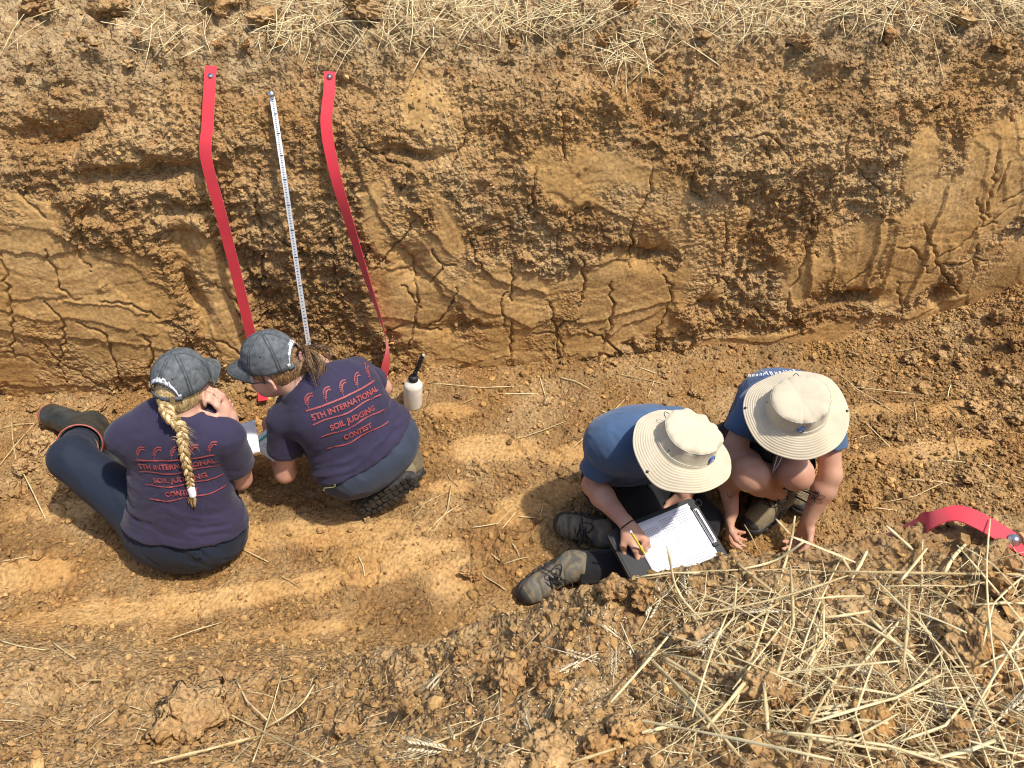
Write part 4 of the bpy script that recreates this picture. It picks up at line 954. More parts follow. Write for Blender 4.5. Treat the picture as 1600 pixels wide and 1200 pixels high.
print('person 2', round(time.time() - T0, 1))

# ================================================================== sun hats
def brim_hat(parent, c, f, u, seed=0, Rb=.158):
    f, r, u = frame(f, u); c = v3(c); n = 150
    prof = [(.0005, .0935), (.02, .0935), (.04, .093), (.058, .0915), (.072, .089), (.079, .0855), (.0825, .0815), (.0838, .078), (.0848, .070), (.0845, .058), (.0865, .046), (.0885, .034), (.0905, .022), (.0915, .019), (.0915, .0175), (.0935, .016), (.0945, .008), (.0955, .003)]
    prof = [(r_q * 1.07, h_q * .84) for r_q, h_q in prof]; nb0 = len(prof); nr = 58
    for i in range(nr): t = (i + 1) / nr; rr = .102 + (Rb - .102) * t; prof.append((rr, .002 - .032 * t ** 1.3 + .00075 * math.cos(t * 2 * math.pi * 9)))
    prof += [(Rb + .002, -.0310), (Rb + .002, -.0340), (Rb, -.0348)] + [(.102 + (Rb - .102) * t, -.002 - .032 * t ** 1.3) for t in (.8, .6, .4, .2, .0)]
    def wob(i, th, r_, h_):
        e = max(0.0, (r_ - .09) / .07); ct, st_ = math.cos(th), math.sin(th)
        h2 = h_ + e * (.011 * math.sin(2 * th + seed) + .008 * math.sin(3 * th + 1.7 * seed) + .0030 * math.sin(7 * th + seed))
        if i < 14:
            g = math.exp(-((i - 7.0) / 3.6) ** 2); pl = .0040 * vn(np.array([th * 3.1 + seed]), np.array([i * .10 + seed]), 3)[0] + .0016 * vn(np.array([th * 7 + seed]), np.array([i * .16]), 8)[0]
            return r_ * (1 + .02 * math.sin(th * 2 + seed)) + pl * 1.0 * g, h2 + (pl * 1.3 * g + .004 * math.sin(2 * th + seed) * (r_ / .08) - .004 * (1 - r_ / .09)) * (1 if i < 8 else .3)
        return r_, h2
    # th = 0 points forward (f), th = 90 deg to the wearer's left
    mb = MB(); mb.lathe(c, u, prof, n, f, wob); me = mb.mesh('crown_and_brim'); ob = obj('crown_and_brim', me, M['khaki'], parent)
    bvh = bvh_of(me); l_ = np.cross(u, f)
    def at(th, i):
        rr, hh = wob(i, th, *prof[i]); return c + u * hh + (f * math.cos(th) + l_ * math.sin(th)) * rr
    for i, nm, rd in ((7, 'crown_seam', .0009), (14, 'brim_seam', .0011)):
        mb = MB(); mb.tube([at(t, i) + u * .0006 + unit(at(t, i) - c) * .0006 for t in np.linspace(0, 2 * math.pi, 121)], rd, 5, False); obj(nm, mb.mesh(nm), M['lining'], ob)
    for th in (R(92), R(-92)):
        p = at(th, nb0 + nr - 6); q = at(th, 11)
        mb = MB(); mb.lathe(p + u * .002, u, [(.0001, .0016), (.0035, .0016), (.0044, .0008), (.0046, -.002)], 12); obj('snap', mb.mesh('snap'), M['eyelet'], ob)
        nn = unit(q - c - u * (unit(u) @ (q - c))); mb = MB(); mb.lathe(q + nn * .001, nn, [(.0001, .001), (.0024, .001), (.003, -.001)], 10); obj('eyelet', mb.mesh('eyelet'), M['eyelet'], ob)
    q = at(math.pi, 9); bk = -f
    mb = MB(); mb.tube([q + bk * (.002 + .020 * math.sin(t)) + u * (-.012 + .004 * math.sin(t)) + l_ * .011 * math.cos(t) for t in np.linspace(-.25, math.pi + .25, 18)], .0013, 5); obj('cord_loop', mb.mesh('cord_loop'), M['lace'], ob)
    # round emblem on the front of the crown: blue disc, pale ring, white leaping shape
    q = at(.0, 11); nn = unit(at(0, 11) - c); nn = unit(f * .98 + u * .12); a_ = unit(np.cross(u, nn)); b_ = np.cross(nn, a_)
    def disc(r0, r1, lift, n=28):
        V = []
        for k in range(n): t = 2 * math.pi * k / n; V += [q + nn * lift + (a_ * math.cos(t) * 1.15 + b_ * math.sin(t)) * r0, q + nn * lift + (a_ * math.cos(t) * 1.15 + b_ * math.sin(t)) * r1]
        return V, [(2 * k, 2 * k + 1, (2 * k + 3) % (2 * n), (2 * k + 2) % (2 * n)) for k in range(n)]
    mb = MB(); mb.lathe(q, nn, [(.0138, -.003), (.0138, .003), (.0130, .0042), (.0001, .0042)], 28, a_); em = obj('emblem', mb.mesh('emblem', False), M['blueink'], ob)
    mb = MB(); mb.add(*disc(.0098, .0112, .0050)); mb2 = [(-.008, -.003), (-.003, .001), (.001, .0035), (.006, .003), (.0085, .0), (.004, .0005), (.002, -.002), (.006, -.0045), (.0, -.004), (-.004, -.003)]
    mb.add([q + nn * .0050 + a_ * x + b_ * y for x, y in mb2], [tuple(range(len(mb2)))]); obj('emblem_mark', mb.mesh('emblem_mark', False), M['white'], em)
    return c, f, l_, u

# ================================================================== person writing on a clipboard
J = joints(pel=A(985, 728, .15), ch=A(988, 690, .41), nk=A(1032, 690, .505), hd=A(1070, 706, .53), shR=A(952, 688, .455), shL=A(1058, 664, .435), elR=A(926, 758, .26), wrR=A(980, 820, .285), elL=(.70, 1.88, .26), wrL=A(1070, 770, .215),
           f=(.45, -.80, -.55), u=(.40, -.10, .9), knR=A(1062, 880, .075), anR=A(898, 888, .07), knL=A(1100, 815, .10), anL=A(950, 836, .08))
J['hipR'] = J['pel'] + (-.07, -.06, -.02); J['hipL'] = J['pel'] + (.09, -.02, -.02); J['toeR'] = J['anR'] + (v3(A(826, 934, .05)) - J['anR']) * .3; J['toeL'] = J['anL'] + (v3(A(858, 822, .055)) - J['anL']) * .3
p3 = empty('person', A(985, 760, .0), 'person in khaki sun hat and blue shirt writing with a yellow pencil', 'person')
S = bodyS(J); wr = J['wrR']; hd_ = unit(v3(A(1004, 853, .255)) - wr); hand(S, wr, hd_ + v3((0, 0, -.05)), (.35, -.3, -.9), -1, .78, .02, thumb=.8)
hand(S, J['wrL'], (-.1, -.5, -.75), (-.3, -.3, .5), 1, .4); obj('body', S.mesh('body'), M['skinB'], p3)
sme = shirtS(J, wide=.156, hem=.06, sleeve=.70, deep=1.45).mesh('shirt', folds(J, .0055, 23)); obj('shirt', sme, M['blue'], p3); bv3 = bvh_of(sme)
tm = trouserS(J, ends=(.97, .97), waist=.03, seat=.12, knee=.066).mesh('trousers', limb_folds(.004, 28, 18)); obj('trousers', tm, M['black'], p3)
bm_ = (boot_mat(), M['solerub'], M['lace'])
boot(p3, J['anL'] + v3((-.01, 0, .0)), v3(A(858, 822, .055)), (.18, -.80, .55), bm_, .275, shaft=(1, -.25, .25))
boot(p3, J['anR'] + v3((-.01, 0, .01)), v3(A(826, 934, .05)), (.55, -.35, .72), bm_, .275, shaft=(.95, -.15, .15))
hc, f_, l_, u_ = brim_hat(p3, A(1071, 694, .60), (.62, -.74, -.2), (.46, -.42, .78), 1.3, .166)
S = SDF(.006); S.ell(v3(J['hd']) + unit(J['u']) * .01, frame(J['f'], J['u']), (.098, .079, .093), .02, clip=[(v3(J['hd']) + unit(J['f']) * .03, J['f'])]); hr = obj('hair', S.mesh('hair'), M['brown'], p3); attr(hr.data, 'tone', np.zeros(len(hr.data.vertices)))
cpt = [hc - l_ * .10 - u_ * .02, v3(A(1022, 742, .50)), v3(A(1012, 752, .44)), v3(A(1020, 756, .43)), v3(A(1030, 742, .48)), hc + f_ * .03 - u_ * .06]
mb = MB(); mb.tube(spline(cpt, 40), .0016, 5); cd = obj('chin_cord', mb.mesh('chin_cord'), M['lace'], p3)
w0 = wr + hd_ * .0; a_ = unit(np.cross(hd_, (0, 0, 1))); b_ = np.cross(a_, hd_); mb = MB(); mb.tube([w0 + (a_ * math.cos(t) * .0285 + b_ * math.sin(t) * .0265) for t in np.linspace(0, 2 * math.pi, 25)], .0024, 6, False)
obj('wrist_band', mb.mesh('wrist_band'), M['lace'], p3)
TL, TR, BR = v3(A(950, 832, .245)), v3(A(1081, 779, .262)), v3(A(1136, 858, .21)); e1 = TR - TL; e2 = BR - TR; nn = unit(np.cross(e2, e1)); nn = nn if nn[2] > 0 else -nn
e2 = unit(e2 - unit(e1) * (e2 @ unit(e1))) * .235
cb = empty('clipboard', TL + e1 * .5 + e2 * .5 - nn * .02, 'black clipboard with a printed form, resting on black trousers', 'clipboard')
def rbox(mb, c, X_, Y_, Z_, rc, n=5):           # slab with rounded corners
    lx, ly = np.linalg.norm(X_), np.linalg.norm(Y_); ux, uy = X_ / lx, Y_ / ly; ring = []
    for sx, sy, a0 in ((1, 1, 0), (-1, 1, 90), (-1, -1, 180), (1, -1, 270)):
        for k in range(n + 1): t = R(a0 + 90 * k / n); ring.append(c + ux * (sx * (lx - rc) + rc * math.cos(t)) + uy * (sy * (ly - rc) + rc * math.sin(t)))
    m = len(ring); mb.add([p + Z_ for p in ring] + [p - Z_ for p in ring], [tuple(range(m)), tuple(range(2 * m - 1, m - 1, -1))] + [(k, m + k, m + (k + 1) % m, (k + 1) % m) for k in range(m)])
mb = MB(); ctr = TL + e1 * .5 + e2 * .5; rbox(mb, ctr - nn * .011, e1 * .52, e2 * .52, nn * .010, .022); rbox(mb, ctr - e1 * .30 - nn * .0005, e1 * .20, e2 * .49, nn * .0015, .012); obj('board', mb.mesh('board', False), M['board'], cb)
pc0 = TL + e1 * .22 + e2 * .05 + nn * .0045; q1, q2 = e1 * .70, e2 * .88
mb = MB(); sheet(mb, pc0, q1, q2, .001); obj('paper_sheet', mb.mesh('paper_sheet'), M['paper'], cb)
mb = MB(); sheet(mb, pc0 - nn * .002 + e1 * .03 + e2 * .045, q1 * .97, q2, .0005); obj('paper_sheet', mb.mesh('paper_sheet'), M['paper'], cb)
rec = []
def grid(a0, a1, b0_, b1_, na, nb__, w_=.0035):
    for i in range(na + 1): a = a0 + (a1 - a0) * i / na; rec.append((a - w_ * .5, a + w_ * .5, b0_, b1_))
    for j in range(nb__ + 1): b_ = b0_ + (b1_ - b0_) * j / nb__; rec.append((a0, a1, b_ - w_ * .7, b_ + w_ * .7))
grid(.72, .93, .06, .30, 6, 6); grid(.45, .66, .10, .34, 6, 6); grid(.10, .40, .16, .36, 9, 5, .0026); grid(.10, .94, .42, .80, 26, 10, .0022)
for k in range(3): rec.append((.15, .9, .86 + k * .045, .866 + k * .045))
flatprint(cb, 'form_print', pc0, q1, q2, nn, rec, M['ink'], .0024)
ce = TL + e1 * .955 + e2 * .46 + nn * .006; mb = MB(); mb.box(ce, e1 * .022, e2 * .30, nn * .0022); mb.box(ce + e1 * .012 + nn * .005, e1 * .010, e2 * .26, nn * .0035); mb.tube([ce - e1 * .018 + e2 * x + nn * .003 for x in np.linspace(-.30, .30, 6)], .0035, 8); obj('clip_bar', mb.mesh('clip_bar', False), M['metal'], cb)
mb = MB()
for sg in (-1, 1): mc = MB(); mc.box(ce + e2 * .31 * sg + nn * .002, e1 * .03, e2 * .025, nn * .005); obj('clip_corner', mc.mesh('clip_corner', False), M['board'], cb)
mb.tube([TL + e1 * 1.04 + e2 * .10 + (e1 * .03 * math.cos(t) + e2 * .05 * math.sin(t)) + nn * .002 for t in np.linspace(0, 6.28, 20)], .0016, 5, False); obj('ring', mb.mesh('ring', False), M['board'], cb)
tip = v3(A(1008, 868, .0)); dr = v3(ray(1008, 868)); kk = ((pc0 - v3((0, 0, H))) @ nn) / (dr @ nn); tip = v3((0, 0, H)) + dr * kk + nn * .004
pe = v3(A(990, 838, .33)); pd = unit(pe - tip); tip0 = tip; mb = MB(); mb.tube([tip + pd * .012, tip + pd * .135], .0040, 6); pn = obj('pencil', mb.mesh('pencil', False), M['yellow'], label='yellow pencil in the hand writing on the clipboard form', cat='pencil')
mb = MB(); mb.tube([tip, tip + pd * .0125], [.0004, .0040], 6); obj('tip', mb.mesh('tip'), M['lining'], pn); mb = MB(); mb.tube([tip + pd * .135, tip + pd * .145], .0042, 8); obj('end_cap', mb.mesh('end_cap'), M['white'], pn)
print('person 3', round(time.time() - T0, 1))

# ================================================================== person squatting with both hands to the ground
J = joints(pel=(.96, 2.08, .18), ch=A(1226, 634, .42), nk=A(1238, 636, .53), hd=A(1246, 650, .575), shR=A(1180, 636, .50), shL=A(1292, 656, .48), elR=A(1134, 722, .33), wrR=A(1143, 800, .18), elL=A(1298, 742, .32), wrL=A(1262, 815, .14),
           f=(-.08, -.9, -.42), u=(-.05, -.35, .93), knR=A(1172, 742, .385), knL=A(1244, 740, .385), anR=A(1222, 772, .10), anL=(1.09, 2.06, .10))
J['hipR'] = J['pel'] + (-.085, -.03, 0); J['hipL'] = J['pel'] + (.085, -.03, 0); J['toeR'] = J['anR'] + (-.07, -.06, -.05); J['toeL'] = J['anL'] + (.02, -.1, -.05)
p4 = empty('person', A(1215, 780, .0), 'person in khaki sun hat crouching with bare knees, reaching tattooed arms to the soil', 'person')
S = bodyS(J); hand(S, J['wrR'], (.05, -.22, -1), (.7, -.3, 0), 1, .5, .02, thumb=.6); hand(S, J['wrL'], (-.15, -.3, -1), (-.8, -.3, 0), -1, .5, .02, thumb=.6)
bme = S.mesh('body'); bd = obj('body', bme, M['skinB'], p4); bv4 = bvh_of(bme)
sme = shirtS(J, wide=.160, hem=.04, sleeve=.50, deep=1.55).mesh('shirt', folds(J, .0055, 43)); s4 = obj('shirt', sme, M['blue'], p4); bvs4 = bvh_of(sme)
tm = trouserS(J, ends=(-1, -1), waist=.05, seat=.125)
S = SDF(.006); lat, up, fr = torso_axes(J); ax = unit(J['ch'] - J['pel'])
S.cap(J['hipL'], J['hipR'], .125, .125, .05, clip=[(J['pel'] + ax * .06, ax)])
for s in 'LR': d = unit(J['kn' + s] - J['hip' + s]); e = J['hip' + s] + d * .22; S.cap(J['hip' + s], e + d * .04, .108, .088, .05, clip=[(e, d)])
obj('shorts', S.mesh('shorts', limb_folds(.004, 48, 18)), M['black'], p4)
bmB = (M['bootB'], M['solerub'], M['lace'])
boot(p4, J['anR'] + v3((0, 0, .012)), J['anR'] + v3((-.17, -.14, .012)), (0, .0, 1), bmB, .275); boot(p4, J['anL'] + v3((0, 0, .012)), J['anL'] + v3((.03, -.2, .012)), (0, .0, 1), bmB, .275)
brim_hat(p4, A(1245, 638, .645), (-.10, -.93, -.3), (-.16, -.40, .90), 3.9, .166)
S = SDF(.006); S.ell(v3(J['hd']) + unit(J['u']) * .01, frame(J['f'], J['u']), (.098, .079, .093), .02, clip=[(v3(J['hd']) + unit(J['f']) * .03, J['f'])]); hr = obj('hair', S.mesh('hair'), M['brown'], p4); attr(hr.data, 'tone', np.zeros(len(hr.data.vertices)))
mb = MB(); mb.tube(spline([A(1222, 690, .52), A(1214, 715, .44), A(1208, 735, .38), A(1200, 765, .25), A(1192, 778, .2)], 30), .0016, 5); mb.tube(spline([A(1232, 690, .52), A(1218, 722, .43), A(1209, 736, .38)], 20), .0016, 5); obj('chin_cord', mb.mesh('chin_cord'), M['white'], p4)
def tattoo(parent, px, py, strokes, xdir, ydir, nm):  # strokes in metres on the skin
    o = on(bv4, px, py)
    if o is None: return
    mb = MB()
    for pts, w_ in strokes: ribbon(mb, pts, w_)
    obj(nm, wrap(mb.mesh(nm, False), bv4, o, xdir, ydir, .0009), M['tattoo'], parent)
def arcp(c, a0, a1, rx, ry, n=10, rot=0):
    return [(c[0] + rx * math.cos(t) * math.cos(rot) - ry * math.sin(t) * math.sin(rot), c[1] + rx * math.cos(t) * math.sin(rot) + ry * math.sin(t) * math.cos(rot)) for t in np.linspace(a0, a1, n)]
st = []
for k in range(6):
    a = k * math.pi / 3 + .3; c = (.016 * math.cos(a), .016 * math.sin(a)); st.append((arcp(c, 0, 2 * math.pi, .013, .007, 12, a), .0007)); st.append(([(0, 0), (c[0] * 1.5, c[1] * 1.5)], .0006))
for k in (0, 1): a = math.pi / 2 + k * .8; c = (.019 * math.cos(a), .019 * math.sin(a)); st += [([(c[0] * .5 - .004 * i + .006, c[1] * .6 + .003 * i), (c[0] * 1.25 - .004 * i + .006, c[1] * 1.25)], .0017) for i in range(4)]
st.append((arcp((0, 0), 0, 6.28, .004, .004), .0014))
VX, VY = Vector((1, 0, 0)), Vector((0, SP, CP))
tattoo(bd, 1272, 778, st, VX, VY, 'flower_tattoo')
tattoo(bd, 1141, 777, [([(-.012, .016), (.014, .014), (.006, -.026), (-.012, .016)], .0007), ([(-.005, .004), (.010, .0)], .0006), ([(.0, .014), (.004, -.006)], .0006), ([(-.002, -.004), (.008, .008)], .0006)], VX, VY, 'triangle_tattoo')
mb = MB(); o_ = on(bvs4, 1206, 584)
for k in range(13):                              # a line of white lettering seen too obliquely to read: strokes only
    for q in range(2): ribbon(mb, [(-.085 + k * .0135 + q * .005, random.uniform(-.006, -.002)), (-.085 + k * .0135 + q * .005, .0), (-.085 + k * .0135 + q * .005 + random.uniform(0, .003), random.uniform(.003, .007))], .0013)
if o_ is not None: obj('white_print', wrap(mb.mesh('white_print', False), bvs4, o_, (1, .12, .0), (0, .5, .8), .003), M['white'], s4)
print('person 4', round(time.time() - T0, 1))
# ------------------------------------------------------------------ tapes, pins and bottle
def wallp(px, py, off=.03):                    # on the undisturbed wall, held off it a little
    s, v = wall_hit(px, py); b_, z_ = profile(v); n_ = unit((.116, -.97, .2))
    return v3((s, WALL_Y + float(shear(s)) + float(b_), float(z_))) + n_ * off
def strap(name, pts, wdirs, hw, mat, th=.0014, n=60, **kw):
    P_ = spline(pts, n); W_ = spline(wdirs, n); mb = MB(); V = []
    for i in range(n):
        d = unit(P_[min(i + 1, n - 1)] - P_[max(i - 1, 0)]); w_ = W_[i] - d * (W_[i] @ d); w_ = unit(w_) * hw; nn = unit(np.cross(d, w_)) * th
        q = [P_[i] - w_ - nn, P_[i] + w_ - nn, P_[i] + w_ + nn, P_[i] - w_ + nn]; V += [q[0], q[1], q[1], q[2], q[2], q[3], q[3], q[0]]
    Fc = [(8 * i + 2 * a, 8 * i + 2 * a + 1, 8 * i + 9 + 2 * a, 8 * i + 8 + 2 * a) for i in range(n - 1) for a in range(4)] + [(6, 4, 2, 0), tuple(8 * (n - 1) + 2 * a for a in range(4))]
    mb.add(V, Fc); me = mb.mesh(name, True); return obj(name, me, mat, **kw), P_
def pin(parent, p, nn, r=.011, nm='pin'):
    nn = unit(nn); mb = MB(); mb.lathe(v3(p), nn, [(.0022, -.03), (.0022, .001), (r, .001), (r * 1.02, .003), (r * .55, .0045), (r * .55, .0065), (r * .40, .009), (r * .2, .0098), (.0001, .010)], 20); return obj(nm, mb.mesh(nm), M['metal'], parent)
WN = unit((.10, -.9, .42))
tp, _ = strap('red_tape', [wallp(334, 100, .045), wallp(332, 130, .05), wallp(329, 190, .05), wallp(327, 240, .055), wallp(346, 320, .04), wallp(366, 400, .035), wallp(390, 500, .035), wallp(404, 570, .03), v3(A(409, 604, .05)), v3(A(411, 626, .045))], [(1, .1, 0)] * 10, .0215, M['red'], n=90, label='red tape hanging down the pit wall behind the crouching ponytail', cat='tape')
pin(tp, wallp(334, 116, .050), WN)
tp, _ = strap('red_tape', [wallp(517, 109, .045), wallp(516, 140, .05), wallp(512, 195, .05), wallp(526, 270, .05), wallp(548, 345, .05), wallp(573, 425, .05), wallp(593, 485, .05), wallp(604, 525, .055), wallp(603, 560, .055), wallp(594, 600, .05)],
           [(1, .1, 0), (1, .1, 0), (1, .1, 0), (1, -.05, 0), (1, -.4, 0), (.9, -.8, .1), (.62, -1.0, .1), (.10, -1, .0), (-.75, -.6, 0), (-1, -.2, 0)], .0215, M['red'], n=100, label='red tape twisting at its lower end on the pit wall above the bottle', cat='tape')
pin(tp, wallp(517, 117, .050), WN)
mt = empty('measuring_tape', wallp(480, 540, .03), 'white measuring tape with black marks hanging between the two red wall tapes', 'tape measure')
pts = [wallp(428, 143, .055), wallp(437, 200, .055), wallp(447, 270, .055), wallp(458, 350, .05), wallp(470, 435, .05), wallp(484, 528, .05), wallp(491, 575, .05)]
bl, P_ = strap('blade', pts, [(1, .1, 0)] * len(pts), .0098, M['tape'], .0008, 240, parent=mt)
mb = MB(); nmk = 118
for i in range(nmk):
    k = 3 + i * 234 / nmk; a = P_[int(k)]; d = unit(P_[min(int(k) + 1, 239)] - P_[int(k) - 1]); w_ = unit(v3((1, .1, 0)) - d * (v3((1, .1, 0)) @ d)); nn = unit(np.cross(w_, d)); nn = nn if nn[1] < 0 else -nn
    L = .0062 if i % 10 == 0 else (.0034 if i % 2 else .0026); mb.box(a + nn * .0016 + w_ * (0 if i % 10 else .002), w_ * L, d * (.0011 if i % 10 else .0020), nn * .0003)
mk = obj('marks', mb.mesh('marks', False), M['dark'], bl, kind='stuff')
mb = MB(); p0 = wallp(428, 143, .06); mb.lathe(p0, WN, [(.003, -.05), (.003, 0), (.011, .0), (.0135, .006), (.011, .013), (.006, .016), (.0001, .017)], 20); obj('nail', mb.mesh('nail'), M['metal'], mt)
for q in ((457, 292), (487, 524)): pin(mt, wallp(*q, .045), WN, .007, 'nail')
# single red tape pinned on the near bank
def gb(px, py, dz): p = hit_ground(px, py); return v3(p) + v3((0, 0, dz))
TPX = [(1655, 890, 0), (1605, 858, 0), (1565, 834, 0), (1530, 814, 0), (1502, 803, 0), (1478, 804, 0), (1452, 814, 0), (1430, 823, 0)]
pts = [v3(A(q[0], q[1], zz)) for q, zz in zip(TPX, (1.10, 1.112, 1.118, 1.120, 1.118, 1.11, 1.085, 1.04))]; pts = [p + v3((0, 0, max(0, gnd(p[0], p[1]) + .006 - p[2]) * (i < 5))) for i, p in enumerate(pts)]; pts.append(pts[-1] + v3((-.03, .03, -.09)))
tp, P_ = strap('red_tape', pts, [(.35, 1, .1)] * 4 + [(.3, 1, .0), (.2, 1, -.3), (0, 1, -.5), (0, .8, -.8), (0, .7, -.9)], .0225, M['red'], n=70, label='red tape pinned flat on the straw covered bank, its end dropping over the edge', cat='tape')
pin(tp, P_[13] + v3((0, 0, .003)), (-.1, -.3, 1), .0125)
# wash bottle
b0 = A(645, 634, 0); gz = gnd(b0.x, b0.y); b0 = A(645, 634, gz); ax = unit((.10, .02, 1)); bt = empty('wash_bottle', b0, 'milky plastic bottle with black nozzle standing on the pit floor by the wall', 'bottle')
mb = MB(); r0 = .0415; mb.lathe(v3(b0) + ax * .003, ax, [(.0001, 0), (r0 * .8, 0), (r0 * .97, .003), (r0, .010), (r0, .118), (r0 * .985, .124), (r0 * .90, .132), (r0 * .70, .141), (r0 * .50, .147), (r0 * .46, .150), (r0 * .46, .158)], 40); obj('body', mb.mesh('body'), M['bottle'], bt)
mb = MB(); t0 = v3(b0) + ax * .160; mb.lathe(t0, ax, [(r0 * .50, -.006), (r0 * .52, .010), (r0 * .40, .016), (.010, .020), (.0001, .021)], 24, wob=lambda i, th, r, h: (r * (1 + .03 * (round(th * 12 / math.pi) % 2)), h)); obj('screw_cap', mb.mesh('screw_cap'), M['board'], bt)
mb = MB(); q = [t0 + ax * .015, t0 + ax * .045 + v3((.012, .004, 0)), t0 + ax * .085 + v3((.026, .008, 0)), t0 + ax * .115 + v3((.034, .010, 0)), t0 + ax * .125 + v3((.040, .010, 0))]
mb.tube([p + v3((random.gauss(0, .0010), random.gauss(0, .0010), 0)) for p in spline(q, 30)], [.0105 + .0022 * math.sin(i * 1.7) - .00012 * i for i in range(30)], 9); obj('nozzle', mb.mesh('nozzle'), M['black'] if False else M['board'], bt)
mb = MB(); mb.lathe(t0 + ax * .125 + v3((.040, .010, 0)), ax, [(.006, -.004), (.0065, .004), (.004, .007), (.0001, .0075)], 12); obj('nozzle_tip', mb.mesh('nozzle_tip'), M['lining'], bt)

# ------------------------------------------------------------------ words for look-alikes: size and the nearest thing one can find
LM = {'floor': [((-1.75, 2.25), 'by the rubber boots'), ((-1.1, 1.5), 'beside the person with the braid'), ((-.5, 1.75), 'behind the crouching ponytail'), ((-.42, 2.35), 'around the milky bottle'), ((.1, 1.9), 'left of the hiking boots'), ((.35, 2.6), 'at the wall foot past the bottle'), ((.2, 1.5), 'just before the hiking boots'),
                ((1.0, 2.6), 'at the wall foot behind the sun hats'), ((1.25, 1.9), 'beside the bare kneed person'), ((1.9, 2.5), 'on the loose heap at the wall'), ((1.7, 1.9), 'below the loose heap'), ((-1.6, 1.35), 'on bare floor before the sitting person'), ((-.3, 1.4), 'on trodden floor before the bank')],
      'near': [((-.8, .75), 'on the bare low bank'), ((-.35, .75), 'by the crossed straw stalks'), ((.05, .75), 'on the bare bank below the hiking boots'), ((.4, .9), 'on the bank before the clipboard'), ((.45, .6), 'on the straw bank before the crossing stalks'), ((.85, .95), 'on the bank edge beside the pinned tape'), ((.8, .6), 'in the thick straw below the pinned tape')],
      'far': [((-2.0, 3.2), 'on the field edge beyond the rubber boots'), ((-1.3, 3.2), 'on the field edge above the plain red tape'), ((-.75, 3.3), 'on the field edge above the twisting red tape'), ((0, 3.4), 'on the field edge above the polished clay'), ((.9, 3.4), 'on the field edge behind the sun hats'), ((2.0, 3.5), 'on the field edge above the loose heap')]}
def near_what(p, where): return min(LM[where], key=lambda l: (l[0][0] - p[0]) ** 2 + (l[0][1] - p[1]) ** 2)[1]
# ------------------------------------------------------------------ clods
from mathutils import noise as mnoise
def clod_mesh(i, sub=4, rough=.38):
    bm = bmesh.new(); bmesh.ops.create_icosphere(bm, subdivisions=sub, radius=1.0); tn = []
    for v in bm.verts:
        p = v.co.copy(); o = Vector((i * 7.3, i * 3.1, i * 1.7))
        d = 1 + rough * mnoise.fractal(p * 1.3 + o, .9, 2.0, 3) + .22 * (mnoise.cell(p * 1.9 + o) - .5) + .10 * (mnoise.cell(p * 4.3 + o) - .5) + .13 * mnoise.fractal(p * 5 + o, .5, 2.1, 5)
        v.co = Vector((p.x * d, p.y * d * .86, p.z * d * .66))
    me = bpy.data.meshes.new('clod'); bm.to_mesh(me); bm.free(); me.polygons.foreach_set('use_smooth', [i % 3 != 0] * len(me.polygons)); attr(me, 'tone', [((i * 37) % 10) / 14 - .25] * len(me.vertices)); attr(me, 'topsoil', [.25 if i % 4 == 0 else 0.0] * len(me.vertices)); me.materials.append(M_SOIL); return me
CLM = [clod_mesh(i, 3) for i in range(12)]; CLB = [clod_mesh(i, 4) for i in range(12)]
def clod(p, r, lab, grp=None, sink=.25, k=None):
    o = bpy.data.objects.new('soil_clod', (CLB if r > .04 else CLM)[random.randrange(12) if k is None else k]); COL.objects.link(o); p = Vector(p)
    o.location = p + Vector((0, 0, r * .66 * (1 - 2 * sink))); o.scale = (r * random.uniform(.85, 1.2), r * random.uniform(.85, 1.2), r * random.uniform(.8, 1.1)); o.rotation_euler = (random.gauss(0, .25), random.gauss(0, .25), random.uniform(0, 6.3)); 
    if grp: wh = {'clods on the pit floor': 'floor', 'clods on the near bank': 'near', 'clods on the field edge': 'far'}[grp]; lab = ('small' if r < .022 else 'fist sized' if r < .045 else 'large') + ' soil clod ' + near_what(p, wh)
    tag(o, lab, 'clod', grp); return o
CL1 = ('lump of orange soil lying on the pit floor', 'clods on the pit floor'); CL2 = ('lump of dry soil on the straw covered near bank', 'clods on the near bank'); CL3 = ('lump of soil on the field edge above the wall tapes', 'clods on the field edge')
for px, py, r, lab in ((62, 700, .075, 'large cracked orange clod beside the rubber boot'), (150, 600, .0, ''), (735, 897, .045, 'reddish clod lying alone on the trodden floor before the hiking boots'), (85, 942, .050, 'flat pale clod on bare floor left of the trodden streaks'), (1527, 1015, .07, 'rounded dark brown clod lying among the straw below the pinned tape'), (300, 1130, .11, 'big broken reddish clod beneath the crossed straw stalks'), (858, 1185, .055, 'blocky clod at the very front of the bare bank')):
    if r: clod(hit_ground(px, py), r, lab, sink=.3)
for px, py, r in ((150, 640, .040), (185, 640, .03), (215, 648, .025), (250, 640, .03), (40, 735, .05), (20, 770, .045), (110, 760, .03), (60, 640, .035), (395, 615, .04), (380, 650, .035), (655, 745, .020), (540, 590, .03), (1210, 575, .025), (1420, 565, .045), (1470, 560, .03), (1560, 500, .055), (1590, 540, .05), (1530, 530, .045), (1500, 570, .035), (1575, 600, .04), (1520, 640, .04), (1540, 672, .045), (1400, 680, .040), (1515, 750, .045), (1380, 600, .03), (1440, 610, .035), (1590, 660, .04), (1330, 555, .025), (1270, 560, .02), (1550, 580, .035), (1180, 590, .02), (760, 570, .022), (700, 575, .02), (880, 568, .02), (960, 570, .018), (1120, 560, .018), (1350, 790, .04), (1345, 770, .025), (730, 745, .015), (610, 690, .02), (800, 640, .018), (760, 650, .016), (1040, 590, .016), (500, 830, .015), (60, 870, .025), (140, 1000, .02), (230, 985, .018), (110, 985, .022), (250, 1005, .02), (600, 800, .016), (575, 815, .014)):
    clod(hit_ground(px, py), r * 1.05, *CL1)
